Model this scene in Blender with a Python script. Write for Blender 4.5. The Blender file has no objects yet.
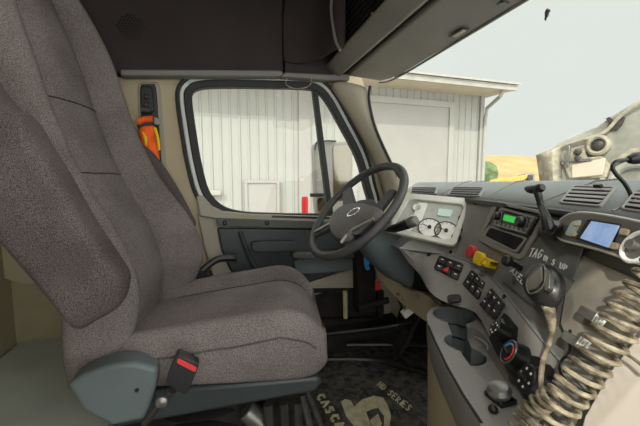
import bpy, bmesh, math, random
from mathutils import Vector as V, Matrix, noise
random.seed(7)
SKY,SUN,EXPO=1.0,3.2,0.0
D2R = math.pi/180
C = bpy.context.scene.collection
# ------------------------------------------------------------------ camera maths
FP, YAW, PITCH, CZ = 330.0, 17*D2R, 5.5*D2R, 1.05
CAM = V((0,0,CZ))
FW = V((math.sin(YAW)*math.cos(PITCH), math.cos(YAW)*math.cos(PITCH), -math.sin(PITCH)))
RT = V((math.cos(YAW), -math.sin(YAW), 0))
UP = RT.cross(FW)
def ray(x,y): return FW + RT*((x-320)/FP) - UP*((y-213)/FP)
def hit(x,y,p0,n):
    r = ray(x,y); return CAM + r*((V(p0)-CAM).dot(n)/r.dot(n))
def aY(x,y,Y): return hit(x,y,(0,Y,0),V((0,1,0)))
def aX(x,y,X): return hit(x,y,(X,0,0),V((1,0,0)))
def aZ(x,y,Z): return hit(x,y,(0,0,Z),V((0,0,1)))
def aD(x,y,d): return CAM + ray(x,y)*d
class Fr:                                   # a flat working plane on a real surface
    def __init__(s,o,u,v):
        s.o=V(o); s.u=V(u).normalized(); n=s.u.cross(V(v)).normalized()
        if n.dot(CAM-s.o)<0: n=-n
        s.n=n; s.v=n.cross(s.u).normalized()
        if s.v.dot(V(v))<0: s.v=-s.v
    def px(s,x,y,c=0): return hit(x,y,s.o+s.n*c,s.n)
    def at(s,a,b,c=0): return s.o+s.u*a+s.v*b+s.n*c
    def ab(s,p): d=p-s.o; return d.dot(s.u),d.dot(s.v)
    def moved(s,x,y,c=0):
        f=Fr(s.px(x,y,c),s.u,s.v); return f
# ------------------------------------------------------------------ materials
def lin(c):
    c=c/255.0
    return c/12.92 if c<=.04045 else ((c+.055)/1.055)**2.4
def rgb(r,g,b): return (lin(r),lin(g),lin(b),1)
MATS={}
def mat(name,col,rough=.6,spec=.4,metal=0,var=.12,scale=14,bump=0,bscale=300,speck=0,col2=None,emit=None,clear=0,detail=4):
    if name in MATS: return MATS[name]
    m=bpy.data.materials.new(name); m.use_nodes=True; nt=m.node_tree; b=nt.nodes['Principled BSDF']
    b.inputs['Roughness'].default_value=rough; b.inputs['Metallic'].default_value=metal
    b.inputs['Specular IOR Level'].default_value=spec
    b.inputs['Coat Weight'].default_value=clear
    tc=nt.nodes.new('ShaderNodeTexCoord')
    nz=nt.nodes.new('ShaderNodeTexNoise'); nz.inputs['Scale'].default_value=scale; nz.inputs['Detail'].default_value=detail
    nt.links.new(tc.outputs['Object'],nz.inputs['Vector'])
    rp=nt.nodes.new('ShaderNodeValToRGB'); e=rp.color_ramp.elements
    a=tuple(x*(1-var) for x in col[:3])+(1,); c=tuple(min(1,x*(1+var)) for x in col[:3])+(1,)
    if col2: a=col; c=col2
    e[0].color=a; e[1].color=c; e[0].position=.35; e[1].position=.65
    nt.links.new(nz.outputs['Fac'],rp.inputs['Fac'])
    out=rp.outputs['Color']
    if speck:
        n2=nt.nodes.new('ShaderNodeTexNoise'); n2.inputs['Scale'].default_value=bscale; n2.inputs['Detail'].default_value=2
        nt.links.new(tc.outputs['Object'],n2.inputs['Vector'])
        r2=nt.nodes.new('ShaderNodeMapRange'); r2.inputs[1].default_value=.35; r2.inputs[2].default_value=.65
        r2.inputs[3].default_value=1-speck; r2.inputs[4].default_value=1+speck
        nt.links.new(n2.outputs['Fac'],r2.inputs[0])
        mx=nt.nodes.new('ShaderNodeVectorMath'); mx.operation='SCALE'
        nt.links.new(out,mx.inputs[0]); nt.links.new(r2.outputs[0],mx.inputs['Scale']); out=mx.outputs[0]
    nt.links.new(out,b.inputs['Base Color'])
    if bump:
        n3=nt.nodes.new('ShaderNodeTexNoise'); n3.inputs['Scale'].default_value=bscale; n3.inputs['Detail'].default_value=2
        nt.links.new(tc.outputs['Object'],n3.inputs['Vector'])
        bp=nt.nodes.new('ShaderNodeBump'); bp.inputs['Strength'].default_value=bump; bp.inputs['Distance'].default_value=.001
        nt.links.new(n3.outputs['Fac'],bp.inputs['Height']); nt.links.new(bp.outputs[0],b.inputs['Normal'])
    if emit:
        b.inputs['Emission Color'].default_value=emit[0]; b.inputs['Emission Strength'].default_value=emit[1]
    MATS[name]=m; return m
M={}
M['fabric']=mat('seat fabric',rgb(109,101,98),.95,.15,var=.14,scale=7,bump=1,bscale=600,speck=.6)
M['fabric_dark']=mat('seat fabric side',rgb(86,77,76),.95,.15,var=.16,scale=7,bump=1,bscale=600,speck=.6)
M['seam']=mat('seam thread',rgb(62,55,56),.9,.1)
M['piping']=mat('piping',rgb(176,164,156),.8,.2)
M['dash']=mat('dash plastic',rgb(124,122,115),.5,.45,var=.10,scale=7,bump=.35,bscale=700,speck=.05)
M['dashtop']=mat('dash top plastic',rgb(122,126,124),.5,.45,var=.06,scale=7,bump=.3,bscale=700)
M['lower']=mat('lower dash plastic',rgb(132,129,122),.45,.45,var=.08,scale=9,bump=.3,bscale=700)
M['dusty']=mat('dusty panel',rgb(86,90,87),.65,.3,var=.2,scale=9,col2=rgb(112,112,106),bump=.2,bscale=500)
M['black']=mat('black plastic',rgb(24,24,24),.4,.5,var=.2)
M['blackm']=mat('matt black',rgb(38,34,32),.85,.2,var=.3)
M['rubber']=mat('rubber seal',rgb(36,37,36),.6,.4)
M['tan']=mat('tan trim',rgb(172,158,130),.65,.3,var=.06,scale=4,bump=.2,bscale=600)
M['pillar']=mat('pillar trim',rgb(176,168,150),.6,.3,var=.05,scale=4,bump=.2,bscale=600)
M['beige']=mat('grey beige trim',rgb(150,143,128),.6,.3,var=.06,scale=4)
M['header']=mat('header plastic',rgb(112,109,103),.55,.4,var=.07,scale=5,bump=.2,bscale=600)
M['headliner']=mat('headliner',rgb(56,49,48),.9,.15,var=.08,scale=6,bump=.4,bscale=500)
M['teal']=mat('teal grey plastic',rgb(88,96,96),.5,.4,var=.08,scale=6)
M['doorin']=mat('door insert',rgb(49,54,54),.45,.45,var=.10,scale=6)
M['doorbar']=mat('door bar',rgb(70,70,66),.5,.4)
M['alu']=mat('door edge aluminium',rgb(178,180,174),.4,.5,metal=.2,var=.04)
M['wheel']=mat('wheel leather',rgb(62,61,60),.55,.5,var=.1,scale=20)
M['hub']=mat('airbag cover',rgb(92,88,83),.5,.4,var=.06,bump=.3,bscale=900)
M['silver']=mat('silver trim',rgb(150,148,142),.4,.5,metal=.6,var=.03)
M['chrome']=mat('chrome',rgb(215,212,205),.15,.6,metal=1,var=.03)
M['bezel']=mat('cluster bezel',rgb(186,182,170),.4,.5,var=.05)
M['gauge']=mat('gauge face',rgb(208,204,194),.5,.3,var=.05,scale=40)
M['clface']=mat('cluster face',rgb(158,158,150),.45,.4,var=.08,scale=30)
M['lcd']=mat('lcd',rgb(178,196,186),.3,.5,var=.03)
M['green']=mat('radio lcd',rgb(60,170,80),.4,.4,emit=(rgb(60,220,80),.5),var=.1)
M['blue']=mat('screen blue',rgb(120,150,200),.12,.6,emit=(rgb(150,180,225),.45),var=.12,scale=25,col2=rgb(190,205,225))
M['red']=mat('red plastic',rgb(205,48,48),.4,.5,var=.06)
M['yellow']=mat('yellow plastic',rgb(232,196,30),.4,.5,var=.06)
M['orange']=mat('orange fabric',rgb(235,96,34),.7,.3,var=.15,scale=30)
M['cream']=mat('cream button',rgb(205,185,150),.5,.4)
M['white']=mat('white paint',rgb(235,235,228),.6,.3,var=.03)
M['cord']=mat('dusty cord',rgb(84,76,62),.55,.4,var=.25,scale=60,col2=rgb(164,152,126))
M['metal']=mat('grey metal',rgb(130,128,122),.35,.5,metal=.7,var=.15,scale=40)
M['darkmetal']=mat('dark metal',rgb(64,60,58),.5,.4,metal=.4,var=.25,scale=40)
M['floor']=mat('cab floor',rgb(64,59,55),.9,.2,var=.35,scale=12,detail=8,bump=.5,bscale=200)
M['matt']=mat('floor mat',rgb(40,38,36),.85,.25,scale=34,detail=12,col2=rgb(88,82,75),bump=.6,bscale=120)
M['unit']=mat('unit housing',rgb(88,84,77),.4,.5,var=.1,scale=20)
M['duct']=mat('vent duct',rgb(12,12,12),.9,.1)
M['mic']=mat('microphone shell',rgb(44,43,42),.32,.6)
M['machine']=mat('machine orange',rgb(200,148,76),.6,.3)
M['logo']=mat('mat logo',rgb(186,178,146),.8,.2,scale=35,col2=rgb(160,152,124),detail=6)
M['bunk']=mat('bunk panel',rgb(182,186,176),.55,.4,var=.08,scale=5)
M['olive']=mat('rear wall',rgb(150,140,112),.8,.2,var=.1,scale=4)
M['siding']=mat('white siding',rgb(147,145,139),.6,.3,var=.03,scale=2)
M['gdoor']=mat('garage door paint',rgb(143,139,134),.6,.3,var=.03,scale=2)
M['eave']=mat('eave',rgb(182,172,154),.7,.2,var=.06,scale=2)
M['gutter']=mat('gutter',rgb(150,146,138),.6,.3,var=.08,scale=5)
M['ground']=mat('gravel ground',rgb(150,140,122),.95,.1,var=.2,scale=6,detail=8)
M['hill']=mat('hill',rgb(168,134,96),.95,.1,var=.14,scale=.25,detail=8)
M['leaf']=mat('shrub',rgb(96,112,78),.9,.1,var=.35,scale=2,detail=8)
M['hood']=mat('hood underside',rgb(118,116,106),.6,.3,scale=5,detail=9,col2=rgb(158,156,148),bump=.5,bscale=40)
M['hoodin']=mat('hood fibreglass',rgb(116,108,92),.8,.2,scale=14,detail=9,col2=rgb(166,158,140),bump=.5,bscale=60)
M['mirror']=mat('mirror glass',rgb(132,124,112),.12,.6,metal=1,var=.01)
M['sunpaint']=mat('glove panel',rgb(222,212,198),.5,.4,var=.04,scale=6)  # tan panel made near white, sunlight is put into the colour
M['dust_sun']=mat('dust and sun beige',rgb(122,118,108),.6,.3,var=.2,scale=9,col2=rgb(164,157,143))  # dust colour with sunlight put in for the dash patch; grille shares it
M['cupin']=mat('cup holder lining',rgb(112,118,116),.55,.4,var=.1)
M['bluetag']=mat('blue tag',rgb(70,160,225),.5,.4)
def glass(name,tint,gl):
    m=bpy.data.materials.new(name); m.use_nodes=True; nt=m.node_tree; nt.nodes.clear()
    o=nt.nodes.new('ShaderNodeOutputMaterial'); t=nt.nodes.new('ShaderNodeBsdfTransparent'); g=nt.nodes.new('ShaderNodeBsdfGlossy')
    t.inputs[0].default_value=tint; g.inputs['Roughness'].default_value=.02
    mx=nt.nodes.new('ShaderNodeMixShader'); mx.inputs[0].default_value=gl
    nt.links.new(t.outputs[0],mx.inputs[1]); nt.links.new(g.outputs[0],mx.inputs[2]); nt.links.new(mx.outputs[0],o.inputs[0])
    MATS[name]=m; return m
M['glass']=glass('window glass',(.95,.965,.95,1),.015)
# ------------------------------------------------------------------ mesh builder
def catmull(pts,k=6,closed=False):
    P=[V(p) for p in pts]; n=len(P); out=[]
    rng=range(n if closed else n-1)
    for i in rng:
        if closed: a,b,c,d=P[(i-1)%n],P[i],P[(i+1)%n],P[(i+2)%n]
        else: a,b,c,d=P[max(i-1,0)],P[i],P[i+1],P[min(i+2,n-1)]
        for j in range(k):
            t=j/k
            out.append(.5*((2*b)+(c-a)*t+(2*a-5*b+4*c-d)*t*t+(3*b-a-3*c+d)*t**3))
    if not closed: out.append(P[-1])
    return out
class MB:
    def __init__(s): s.bm=bmesh.new()
    def prism(s,pts,vec):
        vec=V(vec); a=[s.bm.verts.new(V(p)) for p in pts]; b=[s.bm.verts.new(V(p)+vec) for p in pts]
        n=len(a); s.bm.faces.new(a); s.bm.faces.new(b[::-1])
        for i in range(n): s.bm.faces.new((a[i],b[i],b[(i+1)%n],a[(i+1)%n]))
        return s
    def loft(s,loops,caps=True,closed=True):
        L=[[s.bm.verts.new(V(p)) for p in l] for l in loops]; n=len(L[0])
        for a,b in zip(L,L[1:]):
            for i in range(n if closed else n-1): s.bm.faces.new((a[i],a[(i+1)%n],b[(i+1)%n],b[i]))
        if caps and closed: s.bm.faces.new(L[0]); s.bm.faces.new(L[-1][::-1])
        return s
    def ring(s,outer,inner,vec):
        vec=V(vec); n=len(outer)
        A=[s.bm.verts.new(V(p)) for p in outer]; B=[s.bm.verts.new(V(p)) for p in inner]
        A2=[s.bm.verts.new(V(p)+vec) for p in outer]; B2=[s.bm.verts.new(V(p)+vec) for p in inner]
        for i in range(n):
            j=(i+1)%n
            for q in ((A[i],A[j],B[j],B[i]),(A2[i],B2[i],B2[j],A2[j]),(A[i],A2[i],A2[j],A[j]),(B[i],B[j],B2[j],B2[i])): s.bm.faces.new(q)
        return s
    def box(s,c,hx,hy,hz):
        c,hx,hy,hz=V(c),V(hx),V(hy),V(hz)
        s.prism([c-hx-hy-hz,c+hx-hy-hz,c+hx+hy-hz,c-hx+hy-hz],hz*2); return s
    def tube(s,pts,r,n=8,closed=False):
        P=[V(p) for p in pts]; m=len(P); loops=[]; up=None
        for i,p in enumerate(P):
            if closed: t=(P[(i+1)%m]-P[i-1])
            else: t=P[min(i+1,m-1)]-P[max(i-1,0)]
            if t.length<1e-9: t=V((0,0,1))
            t.normalize()
            if up is None: up=t.orthogonal().normalized()
            up=(up-t*up.dot(t)).normalized(); w=t.cross(up)
            rr=r[i] if isinstance(r,(list,tuple)) else r
            loops.append([p+(up*math.cos(2*math.pi*k/n)+w*math.sin(2*math.pi*k/n))*rr for k in range(n)])
        if closed: loops.append(loops[0])
        if closed:
            L=[[s.bm.verts.new(q) for q in l] for l in loops[:-1]]
            for i in range(m):
                a,b=L[i],L[(i+1)%m]
                for k in range(n): s.bm.faces.new((a[k],a[(k+1)%n],b[(k+1)%n],b[k]))
        else: s.loft(loops)
        return s
    def lathe(s,o,axis,prof,n=24,caps=True):
        o=V(o); ax=V(axis).normalized(); u=ax.orthogonal().normalized(); w=ax.cross(u)
        s.loft([[o+ax*h+(u*math.cos(2*math.pi*k/n)+w*math.sin(2*math.pi*k/n))*max(r,1e-5) for k in range(n)] for r,h in prof],caps); return s
    def ball(s,c,rx,ry=None,rz=None,axes=None,n=12):
        ry=ry or rx; rz=rz or rx; ax=axes or (V((1,0,0)),V((0,1,0)),V((0,0,1)))
        lo=[]
        for i in range(1,n):
            th=math.pi*i/n
            lo.append([V(c)+ax[0]*rx*math.sin(th)*math.cos(2*math.pi*k/16)+ax[1]*ry*math.sin(th)*math.sin(2*math.pi*k/16)+ax[2]*rz*math.cos(th) for k in range(16)])
        s.loft(lo); return s
def obj(name,mb,m,parent=None,bevel=0,sub=0,seg=2,solid=0,smooth=35,label=None,**props):
    bmesh.ops.remove_doubles(mb.bm,verts=mb.bm.verts,dist=1e-6)
    bmesh.ops.recalc_face_normals(mb.bm,faces=mb.bm.faces)
    me=bpy.data.meshes.new(name); mb.bm.to_mesh(me); mb.bm.free()
    for p in me.polygons: p.use_smooth=True
    if not sub: me.set_sharp_from_angle(angle=smooth*D2R)
    me.materials.append(M[m] if isinstance(m,str) else m)
    o=bpy.data.objects.new(name,me); C.objects.link(o)
    if parent:
        o.parent=parent; w=V((0,0,0)); q=parent
        while q: w+=q.location; q=q.parent
        o.location=-w
    else:                                   # a lone mesh gets its origin at its own base
        n=len(me.vertices); c=V((sum(v.co.x for v in me.vertices)/n,sum(v.co.y for v in me.vertices)/n,min(v.co.z for v in me.vertices)))
        me.transform(Matrix.Translation(-c)); o.location=c
    if solid:
        s=o.modifiers.new('s','SOLIDIFY'); s.thickness=solid; s.offset=-1
    if bevel:
        b=o.modifiers.new('b','BEVEL'); b.width=bevel; b.segments=seg; b.limit_method='ANGLE'; b.angle_limit=35*D2R; b.harden_normals=False
    if sub:
        s=o.modifiers.new('u','SUBSURF'); s.levels=sub; s.render_levels=sub
    if label: o['label']=label
    for k,v in props.items(): o[k]=v
    return o
def thing(name,loc,label=None,cat=None,group=None,kind=None):
    o=bpy.data.objects.new(name,None); C.objects.link(o); o.location=V(loc); o.empty_display_size=.05
    if label: o['label']=label
    if cat: o['category']=cat
    if group: o['group']=group
    if kind: o['kind']=kind
    return o
from mathutils.bvhtree import BVHTree
def bvh(o):
    dg=bpy.context.evaluated_depsgraph_get(); dg.update(); e=o.evaluated_get(dg); me=e.to_mesh()
    loc=V(o.location); q=o.parent
    while q: loc+=q.location; q=q.parent
    t=BVHTree.FromPolygons([v.co+loc for v in me.vertices],[list(p.vertices) for p in me.polygons]); e.to_mesh_clear(); return t
def snap(t,pts,off=.001):
    out=[]
    for p in pts:
        c,n,i,d=t.find_nearest(V(p)); out.append(c+n*off)
    return out
def fitq(t,q,off=.002):
    cx=sum(p[0] for p in q)/4; cy=sum(p[1] for p in q)/4; P=[]
    for x,y in q:
        for k in (1,.9,.8,.6,.4):
            d=ray(cx+(x-cx)*k,cy+(y-cy)*k).normalized(); c,n,i,_=t.ray_cast(CAM,d)
            if c is not None: break
        P.append(c)
    g=next(p for p in P if p is not None)
    assert all(p is not None for p in P),(q,P)
    u=(P[1]-P[0])+(P[2]-P[3]); v=(P[0]-P[3])+(P[1]-P[2]); f=Fr(sum(P,V())/4,u,v)
    f.o=f.o+f.n*(off+max((p-f.o).dot(f.n) for p in P)); return f
def tag(o,label,cat,group=None):
    o['label']=label; o['category']=cat
    if group: o['group']=group
    return o
def pxs(f,pts,c=0): return [f.px(x,y,c) for x,y in pts]
def rr(f,w,h,r,c=0,a0=0,b0=0,k=4):          # rounded rectangle in a frame
    out=[]
    for cx,cy,s in ((w/2-r,h/2-r,0),(-w/2+r,h/2-r,90),(-w/2+r,-h/2+r,180),(w/2-r,-h/2+r,270)):
        for i in range(k+1):
            t=(s+90*i/k)*D2R; out.append(f.at(a0+cx+r*math.cos(t),b0+cy+r*math.sin(t),c))
    return out
def rquad(f,q,c=0,rad=.18,k=4):             # quad given in pixels, corners rounded, lying on frame f
    P=pxs(f,q,c); out=[]
    for i in range(4):
        p,a,b=P[i],P[i-1],P[(i+1)%4]
        A=p+(a-p)*rad; B=p+(b-p)*rad
        for j in range(k+1):
            t=j/k; out.append(A*(1-t)**2+p*2*t*(1-t)+B*t*t)
    return out
def scaled(P,s):
    c=sum(P,V())/len(P); return [c+(p-c)*s for p in P]
X_,Y_,Z_=V((1,0,0)),V((0,1,0)),V((0,0,1))
SC={}
# ================================================================== SETTING
FZ=.15
obj('floor',MB().prism([(-.9,-.45,FZ),(1.25,-.45,FZ),(1.25,1.72,FZ),(-.9,1.72,FZ)],(0,0,-.05)),'floor',kind='structure')
# rear wall and bunk
obj('wall_rear',MB().prism([(-.86,-.5,0),(-.86,1.72,0),(-.86,1.72,2.0),(-.86,-.5,2.0)],(-.03,0,0)),'olive',kind='structure')
obj('trim_1',MB().prism([(-.86,.55,.355),(-.30,.55,.355),(-.30,.9,.355),(-.45,1.72,.355),(-.86,1.72,.355)],(0,0,-.355)),'bunk',kind='structure',bevel=.02)
# passenger side: open doorway behind the camera, its header and rear post
obj('wall_right',MB().prism([(-.9,-.45,0),(-.4,-.45,0),(-.4,-.45,1.78),(1.0,-.45,1.78),(1.0,-.45,2.0),(-.9,-.45,2.0)],(0,-.05,0)),'tan',kind='structure')
# door side
YD=1.65
G=catmull([aY(x,y,YD) for x,y in ((192,100),(194,92),(203,88.5),(225,87.5),(270,88),(305,89),(317,92),(327,103),(341,128),(356,157),(364,185),(366,211),(320,213.5),(270,213),(240,211),(222,205),(209,190),(201,160),(196,130))],5,True)
def off(P,d,plane='Y'):
    n=len(P); out=[]
    for i in range(n):
        t=P[(i+1)%n]-P[i-1]; nn=V((t.z,0,-t.x)).normalized(); out.append(P[i]-nn*d)
    c=sum(P,V())/n
    if (out[0]-c).length<(P[0]-c).length and d>0: return off(P,-d) if False else [P[i]*2-out[i] for i in range(n)]
    return out
def sh(P,y): return [V((p.x,y,p.z)) for p in P]
G1,G2,G3,G4=off(G,.030),off(G,.032),off(G,.053),off(G,.070)
# side wall around the door opening (B pillar + roof rail + below)
def wallring(outer_rect,inner):
    x0,x1,z0,z1=outer_rect; n=len(inner); c=sum(inner,V())/n; out=[]
    for p in inner:
        d=p-c; k=min(((x1-c.x)/d.x if d.x>0 else (x0-c.x)/d.x if d.x<0 else 1e9),((z1-c.z)/d.z if d.z>0 else (z0-c.z)/d.z if d.z<0 else 1e9))
        q=V((c.x+d.x*k,p.y,c.z+d.z*k)); A=aY(356,60,1.66); B=aY(399,196,1.66); lim=A.x+(B.x-A.x)*(A.z-q.z)/(A.z-B.z)
        q.x=max(min(q.x,lim),p.x+.002) if d.x>0 else q.x
        out.append(q)
    return out
W0=sh(G4,1.66)
obj('wall_left',MB().ring(wallring((-.9,1.02,.62,1.98),W0),W0,(0,.06,0)),'tan',kind='structure')
obj('wall_left',MB().prism([(-.9,1.7,-.05),(1.3,1.7,-.05),(1.3,1.7,.63),(-.9,1.7,.63)],(0,.04,0)),'olive',kind='structure')
door=thing('door_1',(.3,1.66,.3),'closed driver door with large side window and dark teal inner panel, behind the steering wheel','door',kind='structure')
obj('door_seal',MB().tube(sh(off(G,.062),1.65),.009,8,True),'rubber',door)
obj('window_frame',MB().ring(sh(G3,1.645),sh(G2,1.645),(0,.05,0)),'alu',door,bevel=.004)
obj('glass_seal',MB().ring(sh(off(G,.034),1.638),sh(G,1.638),(0,.045,0)),'rubber',door,bevel=.005)
obj('window_glass',MB().prism(sh(off(G,.01),1.665),(0,.004,0)),'glass',door)
p0,p1=aY(315,86,1.645),aY(331,214,1.645)
obj('window_divider',MB().prism([p0-X_*.012,p0+X_*.012,p1+X_*.014,p1-X_*.014],(0,.04,0)),'rubber',door,bevel=.003)
# light rubber return of the sloping front edge (second strip)
# door inner panel
fd=Fr((0,1.62,.8),X_,Z_)
obj('sill_cap',MB().prism(pxs(fd,[(196,196),(203,196),(212,206),(222,211),(250,214),(312,216),(372,217),(372,222),(300,222),(216,219),(200,216)]),(0,.05,0)),'beige',door,bevel=.006)
obj('sill_strip',MB().prism(pxs(fd,[(272,215.5),(330,217),(330,219),(272,217.5)],.004),(0,.02,0)),'black',door)
obj('door_panel',MB().prism(pxs(fd,[(197,214),(216,217),(300,221),(385,222),(392,250),(392,330),(300,330),(222,300),(212,275),(203,245)],-.02),(0,.04,0)),'beige',door,bevel=.008)
obj('trim_bar',MB().prism(rquad(fd,[(216,218.5),(330,222),(330,229),(217,226.5)],.014,.1),(0,.03,0)),'doorbar',door,bevel=.003)
for x in (225,267):
    obj('screw_cap',MB().lathe(fd.px(x,222.8,.012),(0,-1,0),[(.011,0),(.011,.006),(.008,.008),(.006,.004)],16),'black',door)
obj('insert_panel',MB().prism(pxs(fd,[(217,228),(372,230),(376,262),(345,270),(300,286),(245,286),(230,270),(221,250)],.002),(0,.03,0)),'doorin',door,bevel=.01,seg=3)
# sculpted arm rest scoop and pull
a=[fd.px(x,y,.012) for x,y in ((240,232),(246,248),(252,262),(262,276))]
obj('scoop_edge',MB().tube(catmull(a,6),.012,8),'doorin',door)
obj('arm_rest',MB().prism(rquad(fd,[(250,240),(296,240),(292,249),(252,251)],.005,.3),(0,-.045,0)),'doorin',door,bevel=.014,seg=4)
obj('arm_rest_shelf',MB().prism(rquad(fd,[(290,250),(368,250),(368,256),(290,257)],.005,.25),(0,-.06,0)),'doorbar',door,bevel=.01,seg=3)
obj('pull_cup',MB().prism(rquad(fd,[(292,257),(366,258),(348,270),(296,274)],.006,.25),(0,-.02,0)),'teal',door,bevel=.008,seg=3)
obj('lower_panel',MB().prism(pxs(fd,[(300,286),(325,278),(350,269),(388,262),(388,290),(330,291),(300,300)],.004),(0,.03,0)),'beige',door,bevel=.006)
obj('map_pocket',MB().ring(rquad(fd,[(300,290),(384,289),(384,330),(300,334)],.03,.08),rquad(fd,[(312,293),(378,292),(378,318),(312,320)],.03,.1),(0,.05,0)),'blackm',door,bevel=.003)
obj('pocket_back',MB().prism(rquad(fd,[(300,290),(384,289),(384,330),(300,334)],-.001,.08),(0,.01,0)),'blackm',door)
obj('door_sill',MB().prism([(.1,1.53,.28),(.95,1.53,.28),(.95,1.70,.30),(.1,1.70,.30)],(0,0,-.27)),'blackm',door,bevel=.02)
tag(obj('wooden_stick',MB().tube([aY(345,291,1.58),aY(345.5,318,1.57)],.013,8),'tan'),'short tan stick standing in the door map pocket','stick')
obj('trim_2',MB().prism([(-.9,1.5,0),(.12,1.5,0),(.12,1.5,.3),(-.9,1.5,.3)],(0,.2,0)),'blackm',kind='structure')
# B pillar belt adjuster
fb=Fr((0,1.655,1.2),X_,Z_)
bp=thing('trim_3',aY(150,180,1.655),kind='structure')
obj('belt_slot_trim',MB().prism(rquad(fb,[(137,82),(160,82),(168,188),(142,188)],.004,.14),(0,.01,0)),'beige',bp,bevel=.004)
obj('belt_slot',MB().prism(rquad(fb,[(139.5,84),(156,84),(163,182),(143,182)],.008,.14),(0,.01,0)),'black',bp,bevel=.004)
f2=Fr((0,1.63,1.2),X_,Z_)
ad=thing('seat_belt_adjuster',aY(148,120,1.65),'black seat belt height adjuster on the tan pillar','seat belt')
obj('slider',MB().prism(rquad(f2,[(140,86),(152,86),(154,112),(141,112)],0,.2),(0,.02,0)),'black',ad,bevel=.004)
for y in (97,105): obj('bolt',MB().lathe(f2.px(147,y,0),(0,-1,0),[(.012,0),(.012,.008),(.007,.012)],12),'darkmetal',ad)
obj('release_tab',MB().prism(rquad(f2,[(141,107),(151,109),(150,113),(141,112)],.01,.2),(0,-.012,0)),'darkmetal',ad,bevel=.002)
# orange pouch
op=thing('orange_pouch',aY(152,160,1.6),'bright orange and yellow bundle hanging on the pillar behind the seat','pouch')
f3=Fr((0,1.6,1.2),X_,Z_)
def lump(f,outline,th,k=5,amp=.006,inset=.72):
    P=catmull(pxs(f,outline),k,True); c=sum(P,V())/len(P); L=[]
    for s,h in ((.97,0),(1.0,th*.35),(.93,th*.8),(inset,th),(.35,th*1.08),(.05,th*1.1)):
        L.append([c+(p-c)*s+f.n*(h+(amp*noise.noise(p*22+f.n*h*9) if s<.99 else 0)) for p in P])
    return MB().loft(L)
obj('roll',MB().tube(catmull([f3.px(x,y,.012) for x,y in ((138,122),(145,119.5),(153,119))],5),.014,10),'orange',op)
obj('strap',MB().prism(pxs(f3,[(137,126),(156,118),(160,120),(160,126),(140,131)],.004),(0,-.01,0)),'black',op,bevel=.002)
obj('bag',lump(f3,[(141,130),(150,126),(156,128),(158,140),(160,158),(158,166),(150,168),(143,150)],.05),'orange',op)
for a,b in (((155,128),(159,150)),((143,132),(146,146))):
    obj('yellow_band',MB().tube(catmull([f3.px(a[0],a[1],.045),f3.px((a[0]+b[0])/2+1,(a[1]+b[1])/2,.058),f3.px(*b,.045)],4),.006,6),'yellow',op)
obj('buckle',MB().prism(rquad(f3,[(154,117),(161,119),(160,126),(154,124)],.02,.2),(0,-.01,0)),'metal',op,bevel=.002)
# overhead side panel
YO=1.6
fo=Fr((0,YO,1.7),X_,Z_)
def band(pts,th): return MB().prism(pts,(0,th,0))
o=thing('ceiling',(0,YO,1.56),kind='structure')
obj('side_panel',band([fo.px(60,73.5),fo.px(283,73.5),fo.px(283,-60),fo.px(60,-60)],.06),'headliner',o,bevel=.012,seg=3)
obj('side_panel',band([fo.px(285,74),fo.px(336,76),fo.px(350,78),fo.px(350,-60),fo.px(285,-60)],.06),'headliner',o,bevel=.006,seg=3)
fo2=Fr((0,YO-.01,1.7),X_,Z_)
obj('edge_strip',band([fo2.px(120,75.5),fo2.px(280,76),fo2.px(284,73),fo2.px(281,70),fo2.px(230,69.5),fo2.px(120,69)],.06),'header',o,bevel=.006)
obj('edge_strip',band([fo2.px(281,76),fo2.px(330,80),fo2.px(350,80),fo2.px(350,74),fo2.px(330,74),fo2.px(285,72)],.06),'header',o,bevel=.006)
g=MB()
for i in range(-4,5):
    for j in range(-4,5):
        a=(i+(j%2)*.5)*.0125; b=j*.0115
        if a*a+b*b<.052**2:
            q=fo.px(131,27)+X_*a+Z_*b; g.lathe(q+Y_*-.0005,(0,-1,0),[(.0042,0),(.0042,.002)],8)
obj('speaker_grille',g,'blackm',o,label='round speaker grille of small dark holes')
obj('roof_panel',MB().prism([(-1,-.5,1.98),(.62,-.5,1.98),(.62,1.72,1.98),(-1,1.72,1.98)],(0,0,.03)),'headliner',o)
# front header: fascia, gap and visor panel
Y0,Y1=1.63,.0
def strip(pts,y0=Y0,y1=Y1): # closed XZ section swept along Y
    return MB().prism([(x,y0,z) for x,z in pts],(0,y1-y0,0))
obj('header_fascia',strip([(.600,1.574),(.580,1.566),(.535,1.598),(.52,1.620),(.53,1.632),(.60,1.615)]),'header',o,bevel=.006)
obj('gap_seal',strip([(.585,1.592),(.66,1.592),(.66,1.62),(.585,1.62)]),'blackm',o)
cr=MB(); cr.loft([[V((x,y,1.60)),V((x+.0,y-.0,1.66)),V((x,y,1.98))] for x,y in ((.30,1.61),(.40,1.585),(.455,1.53),(.48,1.45),(.49,1.36),(.53,1.36))],False,False)
obj('corner_panel',cr,'headliner',o,solid=.01,sub=1)
obj('pocket_frame',MB().tube(catmull([aX(x,y,.465) for x,y in ((340,50),(336,42),(333,26),(331,8),(333,-10),(336,-30))],6),.006,8),'header',o)
net=MB()
na=[aX(339,47,.53),aX(331,-20,.53)]
for k in range(26):
    z=1.65+k*.013
    net.tube([(.535+.004*(k%2),1.40,z),(.535+.004*(k%2),.35,z)],.0035,5)
obj('net_pocket',net,'black',o,label='dark ribbed mesh pocket')
obj('pocket_back',MB().prism([(.60,1.6,1.6),(.60,0,1.6),(.60,0,1.98),(.60,1.6,1.98)],(.02,0,0)),'blackm',o)
obj('push_pin',MB().lathe(aX(372.5,14,.535),(-1,0,.5),[(.006,0),(.006,.003),(.002,.006)],10),'silver',o)
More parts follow.
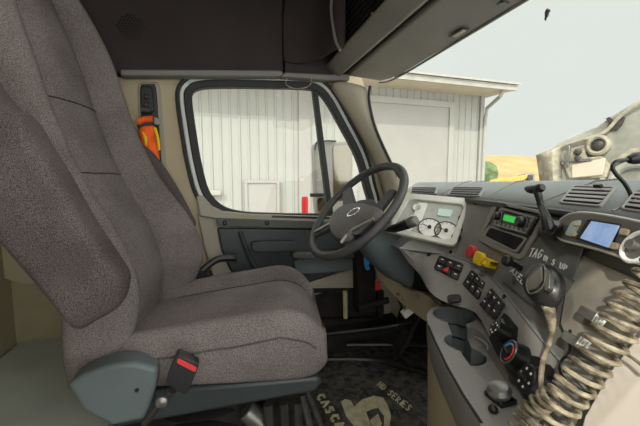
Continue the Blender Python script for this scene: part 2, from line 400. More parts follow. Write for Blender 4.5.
vis=obj('visor_panel',MB().prism([(.632,1.60,1.576),(.80,1.56,1.553),(.835,1.45,1.548),(.83,.9,1.55),(.82,.0,1.555),(.632,0,1.580)],(0,0,.03)),'header',o,bevel=.008,seg=3)
obj('header_lip',MB().tube(catmull([(.80,1.58,1.552),(.835,1.46,1.547),(.83,.9,1.549),(.82,0,1.554)],8),.005,8),'header',o)
c1=aZ(459,33,1.55)
obj('latch_frame',MB().box(c1,(.014,0,0),(0,.034,0),(0,0,.002)),'black',o,bevel=.001)
obj('latch',MB().box(c1,(.009,0,0),(0,.026,0),(0,0,.004)),'silver',o,bevel=.002)
c1=aZ(398,76,1.55)
obj('visor_clip',MB().box(c1,(.008,0,0),(0,.02,0),(0,0,.006)),'header',o,bevel=.002)
obj('visor_clip',MB().tube(catmull([aZ(498,4,1.55),aZ(503,1,1.54),aZ(508,3,1.55)],4),.004,6),'darkmetal',o)
tag(obj('wire_loop',MB().tube(catmull([aY(x,y,1.57) for x,y in ((287,78),(286,84),(291,87.5),(299,88.5),(307,87),(311,83),(311,77))],6),.0022,6),'cord'),'thin pale wire loop hanging above the side window','wire')
# A pillar
def pil(rows): # rows of pts
    return MB().loft(rows,False,False)
rows=[]
L=[(322,79),(335,96),(352,124),(368,153),(379,180),(384,200),(386,215)]
R=[(372,83),(369.5,100),(375,125),(385,149),(396,171),(404,186),(410,198)]
for (lx,ly),(rx,ry) in zip(L,R):
    a=aY(lx,ly,1.64); b=aY(rx,ry,1.50); m1=a.lerp(b,.35)+V((-.01,-.035,0)); m2=a.lerp(b,.75)+V((-.015,-.03,0))
    rows.append([a,a.lerp(b,.1)+V((0,-.03,0)),m1,m2,b,b+V((.03,.05,0)),a+V((.05,.06,0))])
s=MB(); s.loft(rows,True,True)
obj('trim_4',s,'pillar',kind='structure',sub=1)
# window 1: windshield, seal and speck
WE=[(370,86),(369,100),(374.5,125),(384.5,149),(395.5,171),(403,182)]
We=[aY(x,y,1.495) for x,y in WE]
w=thing('window_1',(.95,.8,1.05),kind='structure')
obj('windshield_seal',MB().tube(catmull(We,5),.007,8),'rubber',w)
top=[(.845,1.80,1.56),(.86,1.0,1.57),(.87,.4,1.57),(.87,-.2,1.57)]
bot=[(.93,1.80,1.03),(1.12,1.0,1.03),(1.16,.4,1.03),(1.16,-.2,1.03)]
obj('glass_pane',MB().loft([top,bot],False,False),'glass',w,solid=.005)
SP=MB(); p=V((.0,0,0))
spn=(V(bot[1])-V(top[1])).cross(V(top[2])-V(top[1])).normalized(); sp0=hit(547,13,V(top[1])-V((.02,0,0)),spn)
SP.ball(sp0,.005,.006,.012).ball(sp0+V((0,.003,-.012)),.003,.003,.007).ball(sp0+V((0,-.005,.003)),.004,.004,.004)
tag(obj('insect_splat',SP,'darkmetal'),'small dark insect stuck high on the windshield','insect')
# ================================================================== OUTSIDE
GZ=-1.3
obj('floor_ground',MB().prism([(-60,2.2,GZ),(160,2.2,GZ),(160,160,GZ),(-60,160,GZ)],(0,0,-.2)),'ground',kind='structure')
bd=thing('warehouse',(3,8,GZ),'long white ribbed metal warehouse with overhanging eave outside the windows','building')
YB=8.0
e1=aY(481.5,98,YB); XE=e1.x; ZT=e1.z+.05
rib=MB(); rib.prism([(-5,YB,GZ),(XE,YB,GZ),(XE,YB,ZT),(-5,YB,ZT)],(0,.1,0))
x=-5
while x<XE-.1:
    rib.prism([(x,YB,GZ),(x+.02,YB-.025,GZ),(x+.045,YB-.025,GZ),(x+.065,YB,GZ)],(0,0,ZT-GZ)); x+=.21
rib.prism([(XE,YB,GZ),(XE,YB+7,GZ),(XE,YB+7,ZT),(XE,YB,ZT)],(-.1,0,0))
obj('siding_wall',rib,'siding',bd)
fB=Fr((0,YB-.04,0),X_,Z_)
gd=aY(449,108,YB-.04)
obj('garage_door',MB().prism([(gd.x-2.75,YB-.05,GZ),(gd.x,YB-.05,GZ),(gd.x,YB-.05,gd.z),(gd.x-2.75,YB-.05,gd.z)],(0,.06,0)),'gdoor',bd)
obj('door_casing',MB().prism([(gd.x,YB-.09,GZ),(gd.x+.16,YB-.09,GZ),(gd.x+.16,YB-.09,gd.z+.16),(gd.x-2.9,YB-.09,gd.z+.16),(gd.x-2.9,YB-.09,GZ),(gd.x-2.75,YB-.09,GZ),(gd.x-2.75,YB-.09,gd.z),(gd.x,YB-.09,gd.z)],(0,.1,0)),'siding',bd)
obj('corner_post',MB().box((XE,YB-.02,(ZT+GZ)/2),(.06,0,0),(0,.05,0),(0,0,(ZT-GZ)/2)),'siding',bd)
ev=aY(515,91,7.1); 
obj('eave',MB().prism([(-5,7.1,ev.z+.02),(ev.x,7.1,ev.z+.02),(ev.x,8.2,ev.z+.06),(-5,8.2,ev.z+.06)],(0,0,.04)),'eave',bd)
obj('fascia',MB().prism([(-5,7.06,ev.z),(ev.x,7.06,ev.z),(ev.x,7.06,ev.z+.14),(-5,7.06,ev.z+.14)],(0,.05,0)).prism([(ev.x,7.06,ev.z),(ev.x,14,ev.z+1.2),(ev.x,14,ev.z+1.4),(ev.x,7.06,ev.z+.14)],(.04,0,0)),'gutter',bd,bevel=.02)
obj('roof',MB().prism([(-5,7.0,ev.z+.14),(ev.x+.08,7.0,ev.z+.14),(ev.x+.08,14,ev.z+1.4),(-5,14,ev.z+1.4)],(0,0,.05)),'gutter',bd)
dpt=[V((ev.x-.3,7.2,ev.z)),V((ev.x-.32,7.25,ev.z-.12)),V((XE+.12,YB-.1,ZT-.35)),V((XE+.08,YB-.1,ZT-.7)),V((XE+.08,YB-.1,GZ))]
obj('downspout',MB().tube(dpt[:4]+[dpt[4]],.05,8),'siding',bd)
dr=[aY(244,180,YB-.04),aY(279,180,YB-.04)]
obj('side_door',MB().prism([(dr[0].x+.07,YB-.07,GZ),(dr[1].x-.07,YB-.07,GZ),(dr[1].x-.07,YB-.07,dr[0].z-.07),(dr[0].x+.07,YB-.07,dr[0].z-.07)],(0,.05,0)),'gdoor',bd)
obj('side_door_frame',MB().prism([(dr[0].x,YB-.10,GZ),(dr[0].x,YB-.10,dr[0].z),(dr[1].x,YB-.10,dr[0].z),(dr[1].x,YB-.10,GZ),(dr[1].x-.07,YB-.10,GZ),(dr[1].x-.07,YB-.10,dr[0].z-.07),(dr[0].x+.07,YB-.10,dr[0].z-.07),(dr[0].x+.07,YB-.10,GZ)],(0,.08,0)),'gdoor',bd)
lf=aY(216,193,YB-.1); obj('door_light',MB().box(lf,(.12,0,0),(0,.04,0),(0,0,.06)),'gutter',bd,bevel=.02)
# downspout strip seen near quarter window
q0=aY(299,100,YB-.1); q1=aY(311,100,YB-.1)
obj('wall_panel',MB().prism([(q0.x,YB-.06,GZ),(q1.x,YB-.06,GZ),(q1.x,YB-.06,ev.z),(q0.x,YB-.06,ev.z)],(0,.04,0)),'gdoor',bd)
# hill
hl=MB(); rows=[]
for j in range(9):
    yy=34+j*5; row=[]
    for i in range(40):
        xx=20+i*3.2; t=j/8
        top=aY(485,155,66).z
        h=GZ+ (top-GZ+ .5)*math.sin(min(1,t*1.0)*math.pi/2)*(1-.004*abs(i-12)) + .35*noise.noise(V((xx*.12,yy*.12,0)))
        row.append(V((xx,yy,h)))
    rows.append(row)
hl.loft(rows,False,False)
tag(obj('hillside',hl,'hill'),'bare orange brown hillside beyond the warehouse corner','hill')
sb=MB(); c=aD(487,171,26)
L=[]
for i in range(1,26):
    th=math.pi*i/26; L.append([])
    for k in range(40):
        d=V((math.sin(th)*math.cos(k*math.pi/20),math.sin(th)*math.sin(k*math.pi/20),math.cos(th)*1.35)); L[-1].append(c+V((0,0,-.35))+d*(.78+.10*noise.noise(d*4)+.05*noise.noise(d*11)))
sb.loft(L)
tag(obj('shrub',sb,'leaf'),'rounded green shrub beside the warehouse corner','shrub')
ex=thing('loader',aD(512,182,22),'orange construction machine parked at the foot of the hill','machine')
def bD(pts,d,th): 
    return MB().prism([aD(x,y,d) for x,y in pts],FW*th)
obj('body',bD([(496,181),(500,178),(512,177.5),(524,175),(530,175),(527,178.5),(523,181),(519,183),(496,184)],22,1.2),'machine',ex,bevel=.05)
obj('cab',bD([(526,174),(531,172.5),(535,174),(535,185),(525,185)],22.2,1.0),'metal',ex,bevel=.05)
obj('track',bD([(496,182),(534,182),(536,186),(495,186)],21.8,1.6),'black',ex,bevel=.05)
obj('window',bD([(528,175),(533,175),(533,180),(528,180)],21.95,.2),'darkmetal',ex)
# raised hood
hd=thing('truck_hood',aX(600,200,2.9),'dirty white underside of a raised truck hood beyond the dashboard','hood')
XH=2.9
fh=Fr((XH,1.5,1.3),V((.35,-1,0)),Z_)
hp=[(537,154),(551,148.5),(558,142),(575,134),(596,127),(610,117),(640,98),(700,62),(760,40),(760,215),(545,200),(541,180)]
obj('hood_shell',MB().prism(pxs(fh,hp),fh.n*-.06),'hood',hd,bevel=.015,seg=3)
ix=[(556,150),(575,143),(600,136),(612,133)]
obj('flange',MB().loft([[fh.px(x,y,0) for x,y in ((537,155),(541,183),(543,198))],[fh.px(x,y,.09) for x,y in ((552,150),(553,178),(556,196))],[fh.px(x,y,.02) for x,y in ((560,146),(561,176),(563,192))]],False,False),'hoodin',hd,solid=.01)
rim=catmull([fh.px(x,y,.03) for x,y in ((553,190),(553,165),(556,152),(566,145),(590,138),(606,131),(622,115),(650,98),(700,70))],6)
obj('rim_rib',MB().tube(rim,.012,8),'hoodin',hd)
obj('inner_box',MB().prism(pxs(fh,[(567,152),(586,145),(588,158),(603,156),(612,165),(608,178),(570,178),(566,166)],.0),fh.n*.05),'hoodin',hd,bevel=.012,seg=3)
obj('bright_panel',MB().prism(pxs(fh,[(572,165),(606,158),(603,175),(572,178)],.05),fh.n*.012),'eave',hd,bevel=.006)
for y,x in ((152,578),(159,578)): obj('bolt',MB().lathe(fh.px(x,y,.05),fh.n,[(.026,0),(.026,.015),(.012,.03)],12),'darkmetal',hd)
obj('bracket',MB().box(fh.px(576,160,.06),fh.u*.10,fh.v*.012,fh.n*.012).box(fh.px(568,156,.06),fh.u*.012,fh.v*.08,fh.n*.012),'metal',hd,bevel=.004)
obj('round_socket',MB().lathe(fh.px(599,145.5,.0),fh.n,[(.078,0),(.078,.04),(.06,.055),(.048,.045),(.044,.01)],24,True),'hoodin',hd)
obj('socket_core',MB().lathe(fh.px(599,145.5,.012),fh.n,[(.042,0),(.042,.02),(.02,.035)],16),'darkmetal',hd)
obj('torn_patch',MB().prism(pxs(fh,[(608,126),(611,123),(606,119),(610,117),(617,122),(622,118),(626,117),(623,124),(618,130),(609,131)],.0),fh.n*.02),'darkmetal',hd,bevel=.003)
obj('arm_rib',MB().tube(catmull([fh.px(x,y,.02) for x,y in ((602,182),(604,170),(612,164),(622,158),(632,152),(645,150))],5),.025,8),'hoodin',hd)
obj('wheel_arch',MB().tube(catmull([fh.px(x,y,.02) for x,y in ((612,182),(616,172),(626,166),(640,164),(660,168))],5),.03,8),'hood',hd)
# outside mirror & marker post
mr=thing('side_mirror',aY(332,215,2.15),'tall grey side mirror seen through the driver door quarter window','mirror')
fm=Fr((0,2.15,1.1),X_,Z_)
obj('housing',MB().prism(rquad(fm,[(314,142),(352,140),(352,216),(316,216)],0,.12),(0,.08,0)),'gutter',mr,bevel=.012,seg=3)
obj('mirror_glass',MB().prism(rquad(fm,[(333,146),(350,145),(350,200),(334,201)],.002,.1),(0,-.006,0)),'mirror',mr)
obj('trim_edge',MB().tube(catmull([fm.px(x,y,.01) for x,y in ((315,150),(317,142.5),(326,141),(336,141))],5),.007,6),'black',mr)
obj('convex_glass',MB().prism(rquad(fm,[(317,198),(330,197),(330,214),(318,212)],.002,.3),(0,-.008,0)),'mirror',mr)
obj('bracket_arm',MB().box(fm.px(318,195,.03),X_*.055,Y_*.012,Z_*.012),'black',mr,bevel=.004)
mp=thing('marker_post',aY(305,220,2.6),'short orange red marker post outside the side window','post')
obj('post',MB().lathe(aY(305,222,2.6),Z_,[(.028,0),(.028,.18),(.024,.205),(.01,.21)],14),'red',mp)
obj('base',MB().lathe(aY(305,222,2.6)-Z_*1.5,Z_,[(.05,0),(.04,.1),(.02,.14),(.02,1.5)],14),'black',mp)
# ================================================================== DRIVER SEAT
th=-10*D2R; SO=V((-.035,1.185,0)); CS,SN=math.cos(th),math.sin(th)
def S(x,y,z): return V((SO.x+x*CS-y*SN, SO.y+x*SN+y*CS, z))
def interp(tab,z):
    if z<=tab[0][0]: return tab[0][1:]
    for a,b in zip(tab,tab[1:]):
        if z<=b[0]:
            t=(z-a[0])/(b[0]-a[0]); t=t*t*(3-2*t)*.4+t*.6
            return [p+(q-p)*t for p,q in zip(a[1:],b[1:])]
    return tab[-1][1:]
#      z    xc    hw   bolster
BT=[(.50,-.215,.25,.03),(.60,-.215,.275,.08),(.74,-.185,.29,.115),(.88,-.225,.285,.115),(1.08,-.325,.265,.075),(1.28,-.385,.25,.06),(1.48,-.435,.25,.065),(1.66,-.50,.215,.06),(1.80,-.55,.18,.03),(1.90,-.60,.12,.0)]
PR=[(0,.012,0),(.3,.008,0),(.50,-.016,.0),(.60,-.05,.0),(.66,-.018,.35),(.78,.004,.9),(.90,.0,1.0),(.985,-.02,.7),(1.03,-.06,.2),(1.02,-.11,0),(.93,-.145,0),(.6,-.16,0),(.25,-.165,0)]
def back(t,z,o=0):     # t = signed index across the profile
    xc,hw,b=interp(BT,z); i=abs(t); s=1 if t>=0 else -1
    k=min(int(i),len(PR)-2); f=i-k; a,c=PR[k],PR[k+1]
    y=(a[0]+(c[0]-a[0])*f)*hw*s; x=xc+(a[1]+(c[1]-a[1])*f)+b*(.55 if t<0 else 1.1)*(a[2]+(c[2]-a[2])*f)+o
    tk=interp([(.5,.9),(1.3,1.0),(1.7,.8),(1.9,.4)],z)[0]
    if x<xc: x=xc+(x-xc)*tk
    return S(x,y,z)
seat=thing('driver_seat',S(0,0,.0),'dark grey fabric driver seat with high back and folded armrests','seat')
idx=[k for k in range(0,len(PR))]
order=[-k for k in idx[::-1]]+idx[1:]
rows=[]
zs=[.46,.50,.56,.64,.74,.84,.94,1.04,1.14,1.24,1.34,1.44,1.54,1.64,1.74,1.82,1.88,1.92]
for z in zs: rows.append([back(t,z) for t in order])
BK=bvh(obj('backrest',MB().loft(rows),'fabric',seat,sub=2))
TR=BK
def seam(name,pts,r=.0022,m='seam',off=.0): return obj(name,MB().tube(snap(TR,pts,off),r,6),m,seat)
for sg in (-1,1):
    seam('backrest_seam',[back(sg*3.0,z,.002) for z in [.56+.03*k for k in range(40)]],.003)
def zigrow(z): return [back(t/4,z,.0035) for t in range(-12,13)]
seam('backrest_seam',zigrow(1.075)); seam('backrest_seam',[back(t/4,1.29,.0035) for t in range(-12,13)],.0025)
seam('backrest_seam',[back(-2.2,z,.0035) for z in [1.08+.02*k for k in range(11)]])
# cushion
ZC=[(-.24,.60,.255),(-.1,.625,.27),(.1,.65,.28),(.24,.672,.285),(.31,.655,.28),(.35,.62,.27),(.375,.575,.25)]
def cush(t,x,o=0):   # t across -1..1 over the top
    z,hw=interp(ZC,x); a=abs(t)
    h=.0 if a<.6 else .022*math.sin((a-.6)/.4*math.pi*.75) if a<1 else 0
    h+=-.034*math.exp(-((a-.62)/.06)**2)-.006*math.exp(-(a/.5)**2)
    return S(x,hw*t,z+h+o)
rows=[]
xs=[-.26,-.22,-.14,-.05,.05,.15,.24,.295,.335,.365,.382]
for k,x in enumerate(xs):
    z,hw=interp(ZC,x); zb=.485 if x<.36 else .50+.03*(x-.36)/.03
    r=[cush(t,x) for t in (-.94,-.85,-.74,-.64,-.58,-.4,-.2,0,.2,.4,.58,.64,.74,.85,.94)]
    sd=[S(x,hw*1.0,z-.02),S(x,hw*1.03,z-.055),S(x,hw*1.03,(z+zb)/2-.02),S(x,hw*1.0,zb+.01),S(x,hw*.94,zb)]
    bt=[S(x,hw*.4,zb),S(x,-hw*.4,zb)]
    sn=[S(x,-hw*.94,zb),S(x,-hw*1.0,zb+.01),S(x,-hw*1.03,(z+zb)/2-.02),S(x,-hw*1.03,z-.055),S(x,-hw*1.0,z-.02)]
    rows.append(r+sd+bt+sn)
TR=bvh(obj('cushion',MB().loft(rows),'fabric',seat,sub=2))
for sg in (-1,1):
    seam('cushion_seam',[cush(sg*.62,x,.001) for x in [-.16+.02*k for k in range(26)]],.003)
def nearside(x,dz,sg=-1):
    z,hw=interp(ZC,x); return S(x,sg*hw*1.033,z-dz)
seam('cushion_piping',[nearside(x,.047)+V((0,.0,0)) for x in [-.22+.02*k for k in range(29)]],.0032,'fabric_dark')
# armrests (folded up)
def slab(name,outline,y0,th,m='fabric_dark',parent=seat,bev=.03,fr=None,sub=1):
    f=Fr((0,y0,1),X_,Z_); P=catmull([f.px(x,y) for x,y in outline],4,True); c=sum(P,V())/len(P); n=V((0,1,0)); L=[]
    for s,h in ((.55,-.004),(.80,-.002),(.93,th*.08),(.985,th*.25),(1.0,th*.5),(.985,th*.75),(.93,th*.92),(.80,th)):
        L.append([c+(p-c)*s+n*h for p in P])
    return MB().loft(L)
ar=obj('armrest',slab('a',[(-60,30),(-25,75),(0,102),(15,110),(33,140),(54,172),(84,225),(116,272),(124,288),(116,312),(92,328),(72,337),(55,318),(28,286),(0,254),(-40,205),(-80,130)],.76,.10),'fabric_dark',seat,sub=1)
TR=bvh(ar); f=Fr((0,.80,1),X_,Z_)
seam('armrest_piping',catmull([f.px(x,y,-.012) for x,y in ((-30,216),(0,254),(28,286),(55,318),(72,336),(92,327),(112,313))],4),.0018,'piping')
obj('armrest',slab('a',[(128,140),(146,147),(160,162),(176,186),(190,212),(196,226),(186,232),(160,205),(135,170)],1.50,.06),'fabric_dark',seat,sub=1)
obj('armrest_pivot',MB().lathe(S(-.12,.315,.62),(0,1,0),[(.05,-.02),(.05,.03),(.03,.035)],20),'black',seat)
obj('recline_knob',MB().tube(catmull([S(-.10,.30,.66),S(-.04,.34,.70),S(.04,.36,.70)],5),[.016]*10+[.022],8),'black',seat)
# side cover, rail, base
fs=Fr((0,.885,.5),X_,Z_)
cov=[(66,385),(84,374),(113,364),(135,363),(158,369),(156,388),(146,420),(112,427),(83,412)]
obj('side_cover',MB().prism(pxs(fs,cov),(0,.07,0)),'teal',seat,bevel=.012,seg=4)
obj('cover_screw',MB().lathe(fs.px(137,390,.0),(0,-1,0),[(.005,0),(.005,.003)],10),'black',seat)
obj('base_rail',MB().prism([S(-.22,-.265,.48),S(.345,-.265,.49),S(.36,-.265,.47),S(.34,-.265,.44),S(-.22,-.265,.38)],(0,.53,0)),'doorin',seat,bevel=.012,seg=3)
obj('suspension_base',MB().prism([S(-.25,-.16,.152),S(.16,-.16,.152),S(.16,.2,.152),S(-.25,.2,.152)],(0,0,.25)),'blackm',seat,bevel=.03)
bl=MB()
for k in range(5): bl.lathe(S(-.02,0,.155+k*.05),Z_,[(.16,0),(.20,.027),(.16,.054)],24)
obj('bellows',bl,'black',seat)
obj('air_cylinder',MB().tube([S(.13,-.2,.36),S(.19,-.2,.30)],[.03,.032],14),'metal',seat,bevel=.004)
obj('pillow',MB().ball((0,0,-5),.01),'black',seat) if False else None
for dx in (.20,.245,.285):
    obj('slide_tube',MB().tube([S(dx,-.24,.40),S(dx+.01,-.24,.165)],.014,8),'darkmetal',seat)
obj('cross_tube',MB().tube(catmull([S(-.15,-.24,.30),S(0,-.26,.29),S(.1,-.25,.24),S(.20,-.24,.19)],5),.012,8),'darkmetal',seat)
obj('slide_lever',MB().tube([S(.30,-.24,.42),S(.36,-.30,.165)],[.01,.013],8),'darkmetal',seat)
obj('slide_lever',MB().tube([S(.315,-.22,.42),S(.42,-.28,.165)],[.008,.010],8),'darkmetal',seat)
# buckle
bk=thing('seat_belt_buckle',aY(150,415,.84),'black seat belt buckle with red release button beside the seat cushion','buckle')
fk=Fr((0,.84,.6),X_,Z_)
obj('housing',MB().prism(rquad(fk,[(177,353),(200,364),(186,396),(165,383)],0,.14),(0,.028,0)),'black',bk,bevel=.004,seg=3)
obj('release_button',MB().prism(rquad(fk,[(178,358),(197,368),(195,372.5),(176.5,363)],.003,.2),(0,.02,0)),'red',bk,bevel=.003)
obj('latch_slot',MB().prism(rquad(fk,[(179.5,354.5),(194,361.5),(193,364),(178.5,357)],.004,.1),(0,.02,0)),'darkmetal',bk,bevel=.001)
obj('stalk',MB().tube([aY(172,390,.86),aY(160,404,.87),aY(144,424,.88)],[.012,.009,.009],8),'darkmetal',bk)
obj('pivot_bolt',MB().lathe(aY(162,401,.855),(0,-1,0),[(.014,0),(.014,.008),(.008,.012)],12),'metal',bk)
# ================================================================== STEERING
wn=V((-.74,-.09,.67)).normalized(); wc=aY(355,209,1.15)
wx=Y_.cross(wn).normalized(); wy=wn.cross(wx).normalized()
WR=.219
def W(a,r,h=0): return wc+(wx*math.cos(a*D2R)+wy*math.sin(a*D2R))*r+wn*h
st=thing('steering_wheel',wc,'black four spoke steering wheel with grey airbag hub in front of the driver seat','steering wheel')
obj('rim',MB().tube([W(a,WR) for a in range(0,360,5)],.0155,12,True),'wheel',st)
fw=Fr(wc,wx,wy)
hubp=[(330,226),(333,216),(341,208),(352,204.5),(366,204.5),(378,208),(383,213),(374,221),(360,228),(350,238),(341,242),(333,236)]
P=catmull(pxs(fw,hubp,.015),3,True); c=sum(P,V())/len(P)
L=[]
for s,h in ((1.0,-.05),(1.03,-.02),(1.0,.0),(.93,.012),(.75,.02),(.4,.025),(.05,.027)): L.append([c+(p-c)*s+wn*h for p in P])
obj('airbag_hub',MB().loft(L),'hub',st)
fl=Fr(wc+wn*.040,wx,wy)
bp=[V(fl.px(356.5,212.5)) + (wx*math.cos(t)*0+ (RT*.028*math.cos(t)+ (wy*.0)))*0 for t in [0]]
e0=fl.px(354,212.5)
ea=(fl.px(361,209.5)-fl.px(348,215.5)).normalized(); eb=wn.cross(ea)
oval=lambda a,b,h: [e0+ea*a*math.cos(t*math.pi/14)+eb*b*math.sin(t*math.pi/14)+wn*h for t in range(28)]
obj('hub_badge',MB().loft([oval(.030,.017,-.012),oval(.030,.017,.004)]),'chrome',st)
obj('badge_inlay',MB().loft([oval(.024,.012,.0),oval(.024,.012,.0055)]),'hub',st)
def spoke(name,a,b,w0,w1,m,h0=.0,h1=-.0,tk=.016):
    p,q=fw.px(*a,h0),fw.px(*b,h1); d=(q-p).normalized(); s=wn.cross(d)
    return obj(name,MB().loft([[p+s*w0-wn*tk,p+s*w0+wn*tk*.5,p-s*w0+wn*tk*.5,p-s*w0-wn*tk],[q+s*w1-wn*tk*.6,q+s*w1+wn*tk*.4,q-s*w1+wn*tk*.4,q-s*w1-wn*tk*.6]]),m,st,bevel=.005,seg=2)
spoke('spoke',(350,210),(347,190),.03,.024,'wheel'); spoke('spoke',(375,212),(394,190),.022,.02,'wheel')
spoke('spoke',(338,222),(312,236),.022,.018,'wheel'); spoke('spoke',(350,232),(352,250),.035,.022,'wheel')
spoke('spoke_accent',(332,222),(314,232),.007,.006,'silver',.012,.012,.006)
obj('spoke_accent',MB().tube(catmull([fw.px(x,y,.03) for x,y in ((342,238),(350,229),(362,221),(376,214))],5),[.003]+[.006]*13+[.002][:1]+[.002],8) if False else MB().tube(catmull([fw.px(x,y,.024) for x,y in ((341,243),(349,233),(360,226),(374,219))],5),.006,8),'silver',st)
obj('spoke_accent',MB().tube(catmull([fw.px(x,y,.026) for x,y in ((334,222),(338,214),(347,207))],5),.004,8),'silver',st)
obj('button_pad',MB().prism(rquad(fw,[(352,236),(370,226),(376,222),(360,238)],.014,.3),wn*.012),'black',st,bevel=.004)
col=thing('steering_column',(.75,1.16,.6),'dark teal grey steering column shroud below the wheel with stalk','steering column')
ax=-wn
def csec(t,w,hu,hd):
    o=wc+ax*t; side=Y_; upv=ax.cross(side).normalized()
    if upv.z<0: upv=-upv
    out=[]
    for k in range(16):
        a=2*math.pi*k/16; cx=abs(math.cos(a))**.6*(1 if math.cos(a)>0 else -1); sy=abs(math.sin(a))**.6*(1 if math.sin(a)>0 else -1)
        out.append(o+side*w*cx+upv*(hu if sy>0 else hd)*sy)
    return out
obj('shroud',MB().loft([csec(.05,.07,.05,.07),csec(.10,.085,.06,.09),csec(.20,.085,.06,.11),csec(.30,.08,.06,.11),csec(.42,.06,.05,.08)]),'teal',col,bevel=.0)
obj('hub_collar',MB().lathe(wc,ax,[(.045,.0),(.075,.03),(.075,.07),(.06,.08)],24),'wheel',col)
a,b,c_=aD(384,229,1.20),aD(396,228,1.13),aD(412,222,1.08)
obj('stalk',MB().tube(catmull([a,b,c_],5),[.008,.009,.010,.012,.014,.015,.016,.017,.018,.018,.016],10),'black',col)
obj('stalk_knob',MB().lathe(c_,(c_-b).normalized(),[(.017,-.02),(.019,-.005),(.019,.010),(.014,.018)],16),'metal',col)
# ================================================================== DASHBOARD
R1=[(.975,1.62),(.95,1.42),(.90,1.1),(.78,.74),(.665,.42),(.60,.24),(.50,.0)]
def r1(Y,z=.985,dx=0):
    pts=R1
    for a,b in zip(pts,pts[1:]):
        if Y>=b[1] or b is pts[-1]:
            t=(Y-a[1])/(b[1]-a[1]); return V((a[0]+(b[0]-a[0])*t+dx,Y,z))
R2p=[(400,249,.815),(418,249,.81),(436,251.5,.803),(469,262,.79),(496,282,.775),(513,303,.765),(545,343,.757),(585,388,.752),(625,432,.75),(690,500,.745)]
R2=[aZ(x,y,z) for x,y,z in R2p]
R2=catmull(R2,3)
def polyY(P,Y):
    for a,b in zip(P,P[1:]):
        if a.y>=Y>=b.y: return a.lerp(b,(a.y-Y)/(a.y-b.y))
    return P[0] if Y>P[0].y else P[-1]
dash=thing('dashboard',(.8,.8,.4),'grey plastic truck dashboard curving from the steering wheel toward the passenger side','dashboard')
N=24; ys=[1.6-(1.6-.02)*k/N for k in range(N+1)]
# R2 by Y, extended to the left
def r2(Y):
    if Y>R2[0].y: p=R2[0]; return V((p.x+(Y-p.y)*.1,Y,p.z))
    return polyY(R2,Y)
rowsA=[]
for Y in ys:
    a=r1(Y); b=r2(min(Y,1.6)); b=V((b.x,Y,b.z)); m=a.lerp(b,.5)
    rowsA.append([a+V((.10,0,-.01)),a,a.lerp(b,.06),m,a.lerp(b,.94),b,b+V((.10,0,-.03)),a+V((.14,0,-.1))])
obj('dash_panel',MB().loft(rowsA),'dash',dash,smooth=50)
def fA(x,y,guess=.8,dx=14):   # local frame on panel A under pixel
    Y=guess
    for _ in range(12):
        a,b=r1(Y),V((r2(Y).x,Y,r2(Y).z)); a2,b2=r1(Y-.05),V((r2(Y-.05).x,Y-.05,r2(Y-.05).z))
        n=(b-a).cross(((a2+b2)-(a+b))).normalized(); p=hit(x,y,(a+b)/2,n); Y=max(.06,min(1.48,.5*Y+.5*p.y))
    f=Fr(p+n*(.003 if n.dot(CAM-p)>0 else -.003),((a2+b2)-(a+b)),(a-b)); return f
# top pad with vents
rowsT=[]
for Y in ys:
    a=r1(Y); k=(1.5-Y)/1.5; zt=1.046+.012*k
    d=(.13+.08*k)
    rowsT.append([a+V((-.004,0,.0)),a+V((.0,0,.012)),a+V((d*.3,0,.012+(zt-.997)*.45)),a+V((d*.62,0,.012+(zt-.997)*.92)),a+V((d*.8,0,zt-.986)),a+V((d+.03,0,zt-.985)),a+V((d+.14,0,zt-1.03)),a+V((d+.14,0,zt-1.08)),a+V((.02,0,-.02))])
TPAD=bvh(obj('top_pad',MB().loft(rowsT),'dashtop',dash,smooth=60))
obj('pad_shadow_line',MB().tube([r1(Y)+V((-.006,0,-.003)) for Y in ys],.0095,8),'black',dash)  # black tube paints the shadow line under the pad overhang
def fT(x,y,guess):
    Y=guess
    for _ in range(12):
        k=(1.5-Y)/1.5; a=r1(Y,.997); d=.13+.08*k; b=r1(Y,.985+(1.046+.012*k-.985)*.86,d*.62); a2=r1(Y-.05,.997); 
        k2=(1.5-Y+.05)/1.5; b2=r1(Y-.05,.985+(1.046+.012*k2-.985)*.86,(.13+.08*k2)*.62)
        n=(b-a).cross((a2+b2)-(a+b)).normalized(); p=hit(x,y,(a+b)/2,n); Y=max(.06,min(1.48,.5*Y+.5*p.y))
    return Fr(p+n*(.012 if n.dot(CAM-p)>0 else -.012),((a2+b2)-(a+b)),(b-a))
def vent(q,guess,n,label=None,tab=None):
    cx=sum(p[0] for p in q)/4; cy=sum(p[1] for p in q)/4
    f=fitq(TPAD,q,.001)
    P=rquad(f,q,.0035,.10); I=scaled(P,.0); 
    v=obj('air_vent',MB().ring(P,[sum(P,V())/len(P)+(p-sum(P,V())/len(P))*.88 for p in P],f.n*-.03),'lower',dash,bevel=.002)
    if label: v['label']=label
    obj('vent_duct',MB().prism(scaled(rquad(f,q,.001,.10),.95),f.n*-.02),'duct',v)
    TL,TR,BR,BL=pxs(f,q,.0018)
    sl=MB()
    for k in range(1,n+1):
        t=k/(n+1); a=TL.lerp(BL,t); b=TR.lerp(BR,t); a,b=a.lerp(b,.05),b.lerp(a,.05)
        h=(TL-BL).length/(n+1)*.21
        sl.box((a+b)/2,(b-a)/2,f.v*h,f.n*.0008)
    obj('louvres',sl,'lower' if label is None or 'grey' in label else 'black',v)
    if tab:
        c=f.px(*tab,.01); obj('vent_tab',MB().box(c,f.u*.010,f.v*.003,f.n*.004),'black',v,bevel=.001)
    return v
vent([(411,187),(438,187),(436,193.5),(409,192.5)],1.35,2,'small black air vent at the far end of the dash')
vent([(452,186.5),(485,187),(480,196),(447,194.5)],1.0,3,'black slatted air vent above the gauges')
vent([(572,185),(617,186),(601,206),(558,202)],.55,4,'wide grey louvred air vent above the display unit',(598,186))
